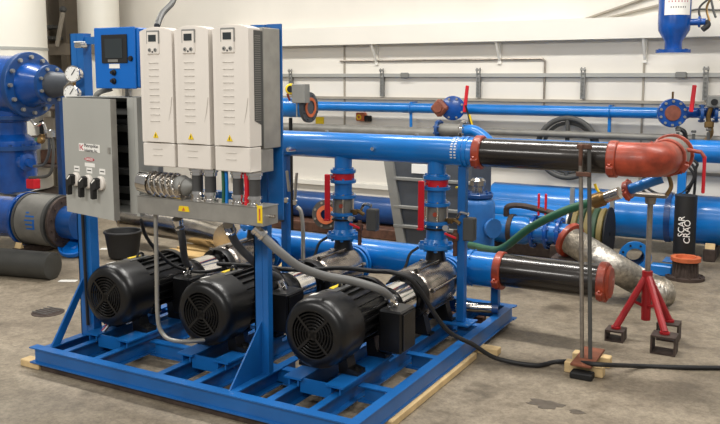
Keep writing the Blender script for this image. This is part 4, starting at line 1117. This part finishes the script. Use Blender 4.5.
q = mb(mx_[0])
run('flexible_conduit', [V(1.02, .10, wz0-.02), U(182, 238, 'y', .15), U(184, 254, 'y', .3), U(187, 264, 'y', .5), q+V(.02, 0, .06), q], .019, 'dconduit', 'short dark flexible conduit dropping from trough to left motor')
a = V(.875, .10, wz0-.01)
t = run('bent_conduit', [a, V(.873, .10, .8), V(.87, .10, .6), V(.868, .10, .42), V(.875, .11, .335), V(.92, .13, .285), V(.98, .2, .265), V(1.05, .3, .26)], .011, 'galv', 'thin grey conduit dropping from trough and bending under middle motor', ends=False)
tag(B().tube([U(141, 220, 'y', .3), U(146, 236, 'y', .4), U(158, 252, 'y', .5), U(175, 266, 'y', .62), U(200, 272, 'y', .75), U(228, 268, 'y', .8)], .010, 8).build('black_cable', 'rubber'), 'thin black cable drooping across the left motor', 'cable')
tag(B().tube([U(218, 264, 'y', .8), U(255, 266, 'y', .75), U(300, 270, 'y', .9), U(340, 268, 'y', .9), U(372, 271, 'y', .9), U(395, 273, 'y', .85), U(415, 284, 'y', .9), V(2.02, 1.12, .24), V(2.13, 1.25, .13), V(2.24, 1.35, .035), V(2.45, 1.40, .016), U(560, 361.5, 'z', .014), U(600, 364.5, 'z', .076+.014), U(640, 366, 'z', .014), U(690, 367.5, 'z', .014), U(760, 368, 'z', .014)], .013, 10).build('power_cable', 'rubber'),
    'long thick black cable trailing from pumps across the floor to the right', 'cable')
# loose wires at the left column foot
for k, m_ in enumerate(('redink', 'paper', 'ink')):
    tag(B().tube([(.20, .40, .30), (.21, .36, .21-.01*k), (.25+.02*k, .33, .20+.01*k), (.23+.02*k, .30, .165+.005*k)], .0035, 6).build('loose_wire', m_), 'thin loose %s wire at foot of left blue column' % ('red', 'white', 'black')[k], 'wire')
t = tag(B().tube([(.14, .287, .925), (.142, .288, .6), (.146, .288, .35), (.15, .287, .2)], .009, 8).build('column_gap_strip', 'rubber'), 'added black strip standing for the shaded gap down the left blue column', 'cable')  # added black tube standing in for the shaded gap between the column strips

# ================================================================== LEFT BACKGROUND
# tanks
def tank(px, r, y, lb, grp=None):
    p = U(px, 30, 'y', y)
    t = T('storage_tank', lb, 'tank', (p.x, y, 0))
    B().lathe((p.x, y, .25), Z, [(0, r*.5), (.1, r), (4.2, r), (4.4, r*.6)], 48).build('tank_shell', 'tank', t)
    b = B(); z = U(px, 48, 'y', y-r).z; b.annulus((p.x, y, z), Z, r-.01, r+.006, .03, 48); b.build('seam', 'enclosure', t)
    for k in range(4):
        a = k*PI/2+.4; B().bbox((p.x+r*.7*math.cos(a)-.05, y+r*.7*math.sin(a)-.05, 0), (p.x+r*.7*math.cos(a)+.05, y+r*.7*math.sin(a)+.05, .34), .005).build('leg', 'beige', t)
tank(-2, .52, 3.2, 'huge white cylindrical tank at the left edge of the photo')
tank(99, .27, 5.0, 'slimmer white cylindrical tank behind the blue column and screen box')
# girder post clutter
a = U(62, 45, 'y', 4.5)
t = T('jib_arm', 'beige steel arm with dark ball joint between the two white tanks', 'arm', a)
b = B().cyl(U(57, 46, 'y', 4.66), U(63, 12, 'y', 4.66), .03, 12); b.build('arm_tube', 'beige', t)
B().lathe(U(63, 10, 'y', 4.66)-Z*.04, Z, [(0, .02), (.03, .05), (.06, .05), (.09, .02)], 16).build('ball_joint', 'dgrey', t)
for py in (27, 38): 
    q = U(52, py, 'y', 5.2); tag(B().bbox((q.x-.15, 5.1, q.z-.03), (q.x+.12, 5.3, q.z+.02), .005).build('wall_shelf_bracket', 'dgrey'), ('upper' if py == 27 else 'lower')+' dark bracket on the steel column between the white tanks', 'bracket')

# equipment shelf between valve and cabinet
q = U(52, 150, 'y', 3.4)
t = T('equipment_shelf', 'dark steel shelf with machine parts between blue valve and grey cabinet', 'shelf', (q.x, 3.4, 0))
for x in (q.x-.35, q.x+.35):
    for y in (3.2, 3.6): B().box((x-.02, y-.02, 0), (x+.02, y+.02, 1.32)).build('upright', 'dgrey', t)
for z in (.3, .62, .94, 1.25): B().bbox((q.x-.36, 3.17, z), (q.x+.36, 3.63, z+.03), .004).build('shelf_board', 'rustblack', t)
for k, (dx, z, w_, h_, m_, lb) in enumerate(((-.22, .655, .2, .2, 'dgrey', 'dark box on the shelf behind blue valve, lower left'), (.1, .655, .24, .15, 'rust', 'brown box on the shelf behind blue valve, lower right'), (-.18, .975, .25, .16, 'wallgrey', 'slate box on the upper shelf behind blue valve, left'), (.14, .975, .18, .2, 'taupe', 'taupe box on the upper shelf behind blue valve, right'))):
    tag(B().bbox((q.x+dx-w_/2, 3.25, z), (q.x+dx+w_/2, 3.5, z+h_), .01).build('parts_box', m_), lb, 'box', 'boxes on the equipment shelf')
# large blue valve assembly
c0 = U(31, 85, 'y', 1.75)
vd = (c0-CAM); vd.z = 0; vd.normalize(); rv = V(vd.y, -vd.x, 0)
ax = (-vd*.74+rv*.67+V(0, 0, .02)).normalized()
t = T('control_valve', 'massive blue flanged control valve assembly at left edge of photo', 'valve', (c0.x, c0.y, 0))
B().lathe(c0-ax*.75, ax, [(0, .24), (.35, .26), (.6, .25), (.71, .26)], 40).build('valve_body', 'valveblue', t)
fl = B().lathe(c0-ax*.045, ax, [(0, .27), (.006, .278), (.05, .278), (.056, .27)], 44).build('main_flange', 'dblue', t)
for k in range(12):
    u_, w_, _ = frame(ax); a = 2*PI*k/12
    B().lathe(c0+ax*.012+(u_*math.cos(a)+w_*math.sin(a))*.235, ax, [(0, .017), (.026, .017)], 8).build('bolt', 'galv', fl)
B().lathe(c0+ax*.012, ax, [(0, .19), (.02, .185), (.17, .13), (.2, .12)], 36).build('reducer_cone', 'valveblue', t)
f2 = B().lathe(c0+ax*.212, ax, [(0, .165), (.035, .165)], 36).build('small_flange', 'dblue', t)
for k in range(8):
    a = 2*PI*(k+.5)/8
    B().lathe(c0+ax*.2475+(u_*math.cos(a)+w_*math.sin(a))*.135, ax, [(0, .014), (.018, .014)], 8).build('bolt', 'galv', f2)
B().lathe(c0+ax*.2475, ax, [(0, .11), (.02, .105), (.2, .088), (.235, .086), (.235, .07)], 30).build('dark_nozzle', 'wallgrey', t)
b = B()
for z in (-.15, -.05, .05, .15):
    q = c0-ax*.4+Z*z; b.cyl(q-rv*.30, q+rv*.1-vd*.2, .016, 8)
b.build('body_ribs', 'dblue', t)
# lower actuator column
q = U(13, 140, 'y', 1.75)
def zy(py): return U(13, py, 'y', 1.75).z
B().lathe((q.x, 1.75, zy(192)), Z, [(0, .10), (.02, .16), (zy(172)-zy(192), .19), (zy(152)-zy(192), .19), (zy(148)-zy(192), .2), (zy(140)-zy(192), .19), (zy(134)-zy(192), .12), (zy(122)-zy(192), .12), (zy(122)-zy(192)+.01, .15), (zy(112)-zy(192), .16), (zy(100)-zy(192), .14)], 40).build('bonnet', 'valveblue', t)
b = B().lathe((q.x, 1.75, zy(149)), Z, [(0, .225), (.035, .225)], 36); b.bolts((q.x, 1.75, zy(149)+.035), Z, .205, 12, .014, .02); b.build('bonnet_flange', 'dblue', t)
B().lathe((q.x, 1.75, zy(119)), Z, [(0, .19), (.03, .19)], 36).build('upper_flange', 'dblue', t)
B().lathe((q.x+.18, 1.68, zy(160)), V(1, -.1, 0), [(0, .05), (.06, .05), (.07, .075), (.1, .075), (.11, .04), (.16, .04)], 20).build('side_port', 'valveblue', t)
q = U(33, 184, 'y', 1.7)
B().bbox(q-V(.055, .03, .04), q+V(.05, .04, .045), .008).build('red_block', 'red', t)
q = U(42, 138, 'y', 1.55)
t2 = T('pilot_fittings', 'cluster of small brass and chrome pilot fittings beside blue valve', 'fitting', q)
B().bbox(q+V(-.05, 0, -.02), q+V(0, .04, .03), .01).lathe(q+V(.0, 0, -.02), V(.3, -.9, .2), [(0, .028), (.03, .03), (.04, .02)], 16).build('fitting', 'brass', t2)
B().tube([q+V(-.12, 0, .14), q+V(-.06, 0, .1), q+V(.02, 0, .12), q+V(.06, 0, .04)], .011, 8).bbox(q+V(.05, 0, -.0), q+V(.12, .04, .07), .01).build('fitting', 'chrome', t2)
B().tube([q+V(.06, .02, -.0), q+V(.05, .02, -.12), q+V(-.02, .02, -.22), q+V(-.14, .02, -.24)], .012, 8).build('tubing', 'wallgrey', t2)
B().tube([q+V(.1, .02, -.0), q+V(.1, .02, -.15), q+V(.04, .02, -.3), q+V(-.2, .02, -.34)], .013, 8).build('tubing', 'dgrey', t2)
B().lathe(q+V(-.03, -.02, -.015), V(.3, -.9, .2), [(0, .018), (.02, .015)], 12).build('knob', 'green', t2)
# blue pipe stand behind it (blue verticals near x=60..66)
q = U(62, 170, 'y', 2.6)
t = T('blue_post', 'slender blue post standing left of the grey control cabinet', 'post', (q.x, 2.6, 0))
B().box((q.x-.025, 2.57, .01), (q.x+.035, 2.63, 1.45)).build('post', 'dblue', t); B().bbox((q.x-.08, 2.52, 0), (q.x+.08, 2.68, .01), .002).build('foot_plate', 'dblue', t)

# flow meter / check valve with logo
my = 2.1; c1 = U(46, 220, 'y', my); mz = c1.z
mx = c1.x
axm = V(.96, .10, 0).normalized()
rack(mx-.12, my-.25, my+.2, mz-.235, 'low dark bearer under the grey banded blue pipe at left')
t = T('banded_flow_pipe', 'grey banded pipe body with blue flow symbol between blue flanges', 'pipe', (mx, my, mz-.235))
Cc = V(mx, my, mz)
B().lathe(Cc-axm*.16, axm, [(0, .225), (.005, .233), (.32, .233), (.325, .225)], 44).build('meter_body', 'cast', t)
B().annulus(Cc-axm*.18, axm, .18, .243, .025, 44).build('band', 'dgrey', t)
B().annulus(Cc+axm*.165, axm, .18, .243, .03, 44).build('band', 'dgrey', t)
b = B(); flange(b, Cc-axm*.235, axm, .25, .035, 12); b.build('flange', 'valveblue', t)
b = B(); flange(b, Cc+axm*.215, axm, .235, .03, 12); b.build('flange', 'rustblack', t)
B().lathe(Cc-axm*1.1, axm, [(0, .19), (.78, .19), (.86, .21)], 40).build('inlet_pipe', 'valveblue', t)
B().lathe(Cc+axm*.25, axm, [(0, .15), (.16, .15)], 40).build('outlet_pipe', 'dblue', t)
# logo : horizontal bars joined by curved spine on curved face
u_, w_, _ = frame(axm)
b = B()
def cyl_pt(s, a, r=.2345): s = s*1.4+.02; return Cc+axm*s+(V(axm.y, -axm.x, 0)*math.cos(a)+Z*math.sin(a))*r
for (s0, s1, a0, a1) in ((-.03, .045, .28, .34), (-.035, .04, .12, .18), (-.025, .045, -.04, .02), (.035, .05, -.2, .2), (-.02, .05, -.2, -.14), (-.03, -.005, .42, .48)):
    v = []; 
    for k in range(4):
        a = a0+(a1-a0)*k/3; v += [cyl_pt(s0, a), cyl_pt(s1, a)]
    b.add(v, [(2*k, 2*k+1, 2*k+3, 2*k+2) for k in range(3)])
b.build('flow_symbol', 'panelblue', t)
# white bucket piece behind
q = U(17, 184, 'y', 2.3)
tag(B().lathe((q.x, 2.3, q.z-.08), Z, [(0, .06), (.14, .075), (.14, .07)], 20).build('small_bucket', 'paper'), 'small white bucket resting behind the red block at left', 'bucket')
t = T('bucket_shelf', 'dark steel shelf arm behind blue valve carrying a white bucket', 'shelf', (q.x, 2.3, 0))
B().bbox((q.x-.3, 2.2, q.z-.1), (q.x+.5, 2.4, q.z-.081), .004).build('shelf_plate', 'dgrey', t); B().box((q.x-.2, 2.42, 0), (q.x-.15, 2.47, q.z-.1)).box((q.x-.2, 2.38, q.z-.12), (q.x-.15, 2.47, q.z-.1)).build('post', 'dgrey', t)
# dark tube on floor
a = U(54, 266, 'z', .11)
t = T('floor_tube', 'thick dark tube lying on the floor at left edge', 'tube', (a.x-.5, a.y, 0))
d = V(-.97, -.2, 0).normalized(); a = V(a.x, a.y, .11)
B().lathe(a, d, [(0, .08), (.01, .11), (1.6, .11)], 32).build('tube_body', 'darktube', t)
# blue cap
q = U(66, 258, 'z', 0)
t = T('pipe_end_cover', 'round blue plastic pipe cover lying tilted on floor behind dark tube', 'cover', (q.x, q.y+.1, 0))
ca_ = V(.25, -.45, .86).normalized(); cb = V(q.x, q.y+.1, .065)
B().lathe(cb, ca_, [(0, .12), (.02, .135), (.05, .135), (.052, .115), (.03, .10), (.03, .03), (.04, .02)], 36).build('cover_body', 'panelblue', t)
B().ring(cb+ca_*.05, ca_, .126, .011, 36, 8).build('rim', 'panelblue', t)
# clutter behind columns : black bin, pallet, stainless elbow
q = U(107, 262, 'z', 0)
t = T('black_tub', 'black rubber tub on floor seen under the grey cabinet', 'tub', (q.x, q.y+.2, 0))
B().lathe((q.x, q.y+.2, 0), Z, [(0, .11), (.02, .13), (.22, .16), (.24, .17), (.24, .15), (.1, .12)], 32).build('tub_body', 'rubber', t); B().ring((q.x, q.y+.2, .24), Z, .16, .012, 32, 8).build('rim', 'rubber', t)
q = V(-.55, 2.75, 0)
t = T('wooden_pallet', 'tan wooden pallet on floor behind the blue frame', 'pallet', q)
for k in range(5): B().bbox((q.x-.6, q.y-.5+k*.22, .1), (q.x+.75, q.y-.5+k*.22+.16, .12), .003).build('deck_board', 'pallet', t)
for k in range(3): B().bbox((q.x-.58+k*.62, q.y-.5, .0), (q.x-.50+k*.62, q.y+.54, .1), .003).build('bearer', 'pallet', t)
t = T('stainless_elbow', 'big shiny stainless pipe elbow lying on wooden pallet', 'elbow', (q.x, q.y, .12))
pts = [U(128, 224, 'y', 2.75), U(152, 230, 'y', 2.72), U(180, 234, 'y', 2.68), U(206, 238, 'y', 2.62), V(U(226, 246, 'y', 2.5).x, 2.5, .25)]
for p_ in pts: p_.z = max(p_.z, .25)
B().tube(pts, .125, 32, 10).build('elbow_body', 'steel', t)
B().ring(pts[0], pts[1]-pts[0], .125, .012, 32, 8).build('weld_ring', 'steel', t)
q = U(204, 238, 'y', 3.08)
tag(B().bbox((q.x-.12, 3.0, 0), (q.x+.12, 3.2, .40), .04).build('foam_block', 'paper'), 'white foam block standing on floor behind the stainless elbow', 'foam')
# floor drain and papers
q = U(48, 312.5, 'z', 0)
t = T('floor_drain', 'round dark drain grate set into floor at left', 'drain', (q.x, q.y, 0))
B().lathe((q.x, q.y, -.01), Z, [(0, .11), (.013, .11), (.014, .105)], 36).build('grate', 'rustblack', t)
for k in range(5):
    B().box((q.x-.08, q.y-.07+k*.032, .0145), (q.x+.08, q.y-.06+k*.032, .0165)).build('bar', 'dgrey', t)
for (px, py, lb) in ((108, 249, 'scrap of pale paper on floor below the grey cabinet'), (68, 281, 'thin pale sliver of litter near the blue cap')):
    q = U(px, py, 'z', 0)
    tag(B().box((q.x-.07, q.y-.03, 0), (q.x+.07, q.y+.03, .003), Matrix.Rotation(.5, 3, 'Z')).build('paper_scrap', 'paper'), lb, 'litter')
# dark tar patches at bottom right
random.seed(11)
for (px, py, rx, ry, lb) in ((545, 404, .09, .05, 'dark oily tar patch on floor below the pole stand'), (578, 412, .04, .025, 'small dark oily patch right of the larger tar patch')):
    q = U(px, py, 'z', 0); pts = []
    for k in range(22):
        a = 2*PI*k/22; r = 1+random.uniform(-.3, .3); pts.append((q.x+rx*r*math.cos(a), q.y+ry*r*math.sin(a)))
    tag(B().prism(pts, 'z', .0, .0015).build('oil_patch', 'oilstain'), lb, 'stain')

# ================================================================== LIGHT
def area(name, loc, rot, sx, sy, e, col=(1, .97, .92)):
    l = bpy.data.lights.new(name, 'AREA'); l.shape = 'RECTANGLE'; l.size = sx; l.size_y = sy; l.energy = e; l.color = col
    o = bpy.data.objects.new(name, l); COL.objects.link(o); o.location = loc; o.rotation_euler = rot
for (x, y, e) in ((-3.2, 2.3, 175), (1.2, 2.4, 190), (5.2, 2.3, 165), (-2.0, -1.2, 60), (2.6, -.8, 50)):
    area('ceiling_lamp', (x, y, 5.0), (0, 0, 0), 2.6, .4, e)
for (x, y, e) in ((-.5, -4.2, 125), (3.8, -4.2, 125)):
    area('front_fill', (x, y, 3.8), (math.radians(60), 0, math.radians(-5)), 2.6, .8, e)  # added fill lights behind the camera, brightening the fronts of the drives
w = bpy.data.worlds.new('hall'); bpy.context.scene.world = w; w.use_nodes = True
w.node_tree.nodes['Background'].inputs[0].default_value = (1, .98, .95, 1); w.node_tree.nodes['Background'].inputs[1].default_value = .28
vs = bpy.context.scene.view_settings
vs.view_transform = 'Standard'; vs.look = 'None'; vs.exposure = 0; vs.gamma = 1; vs.use_curve_mapping = False
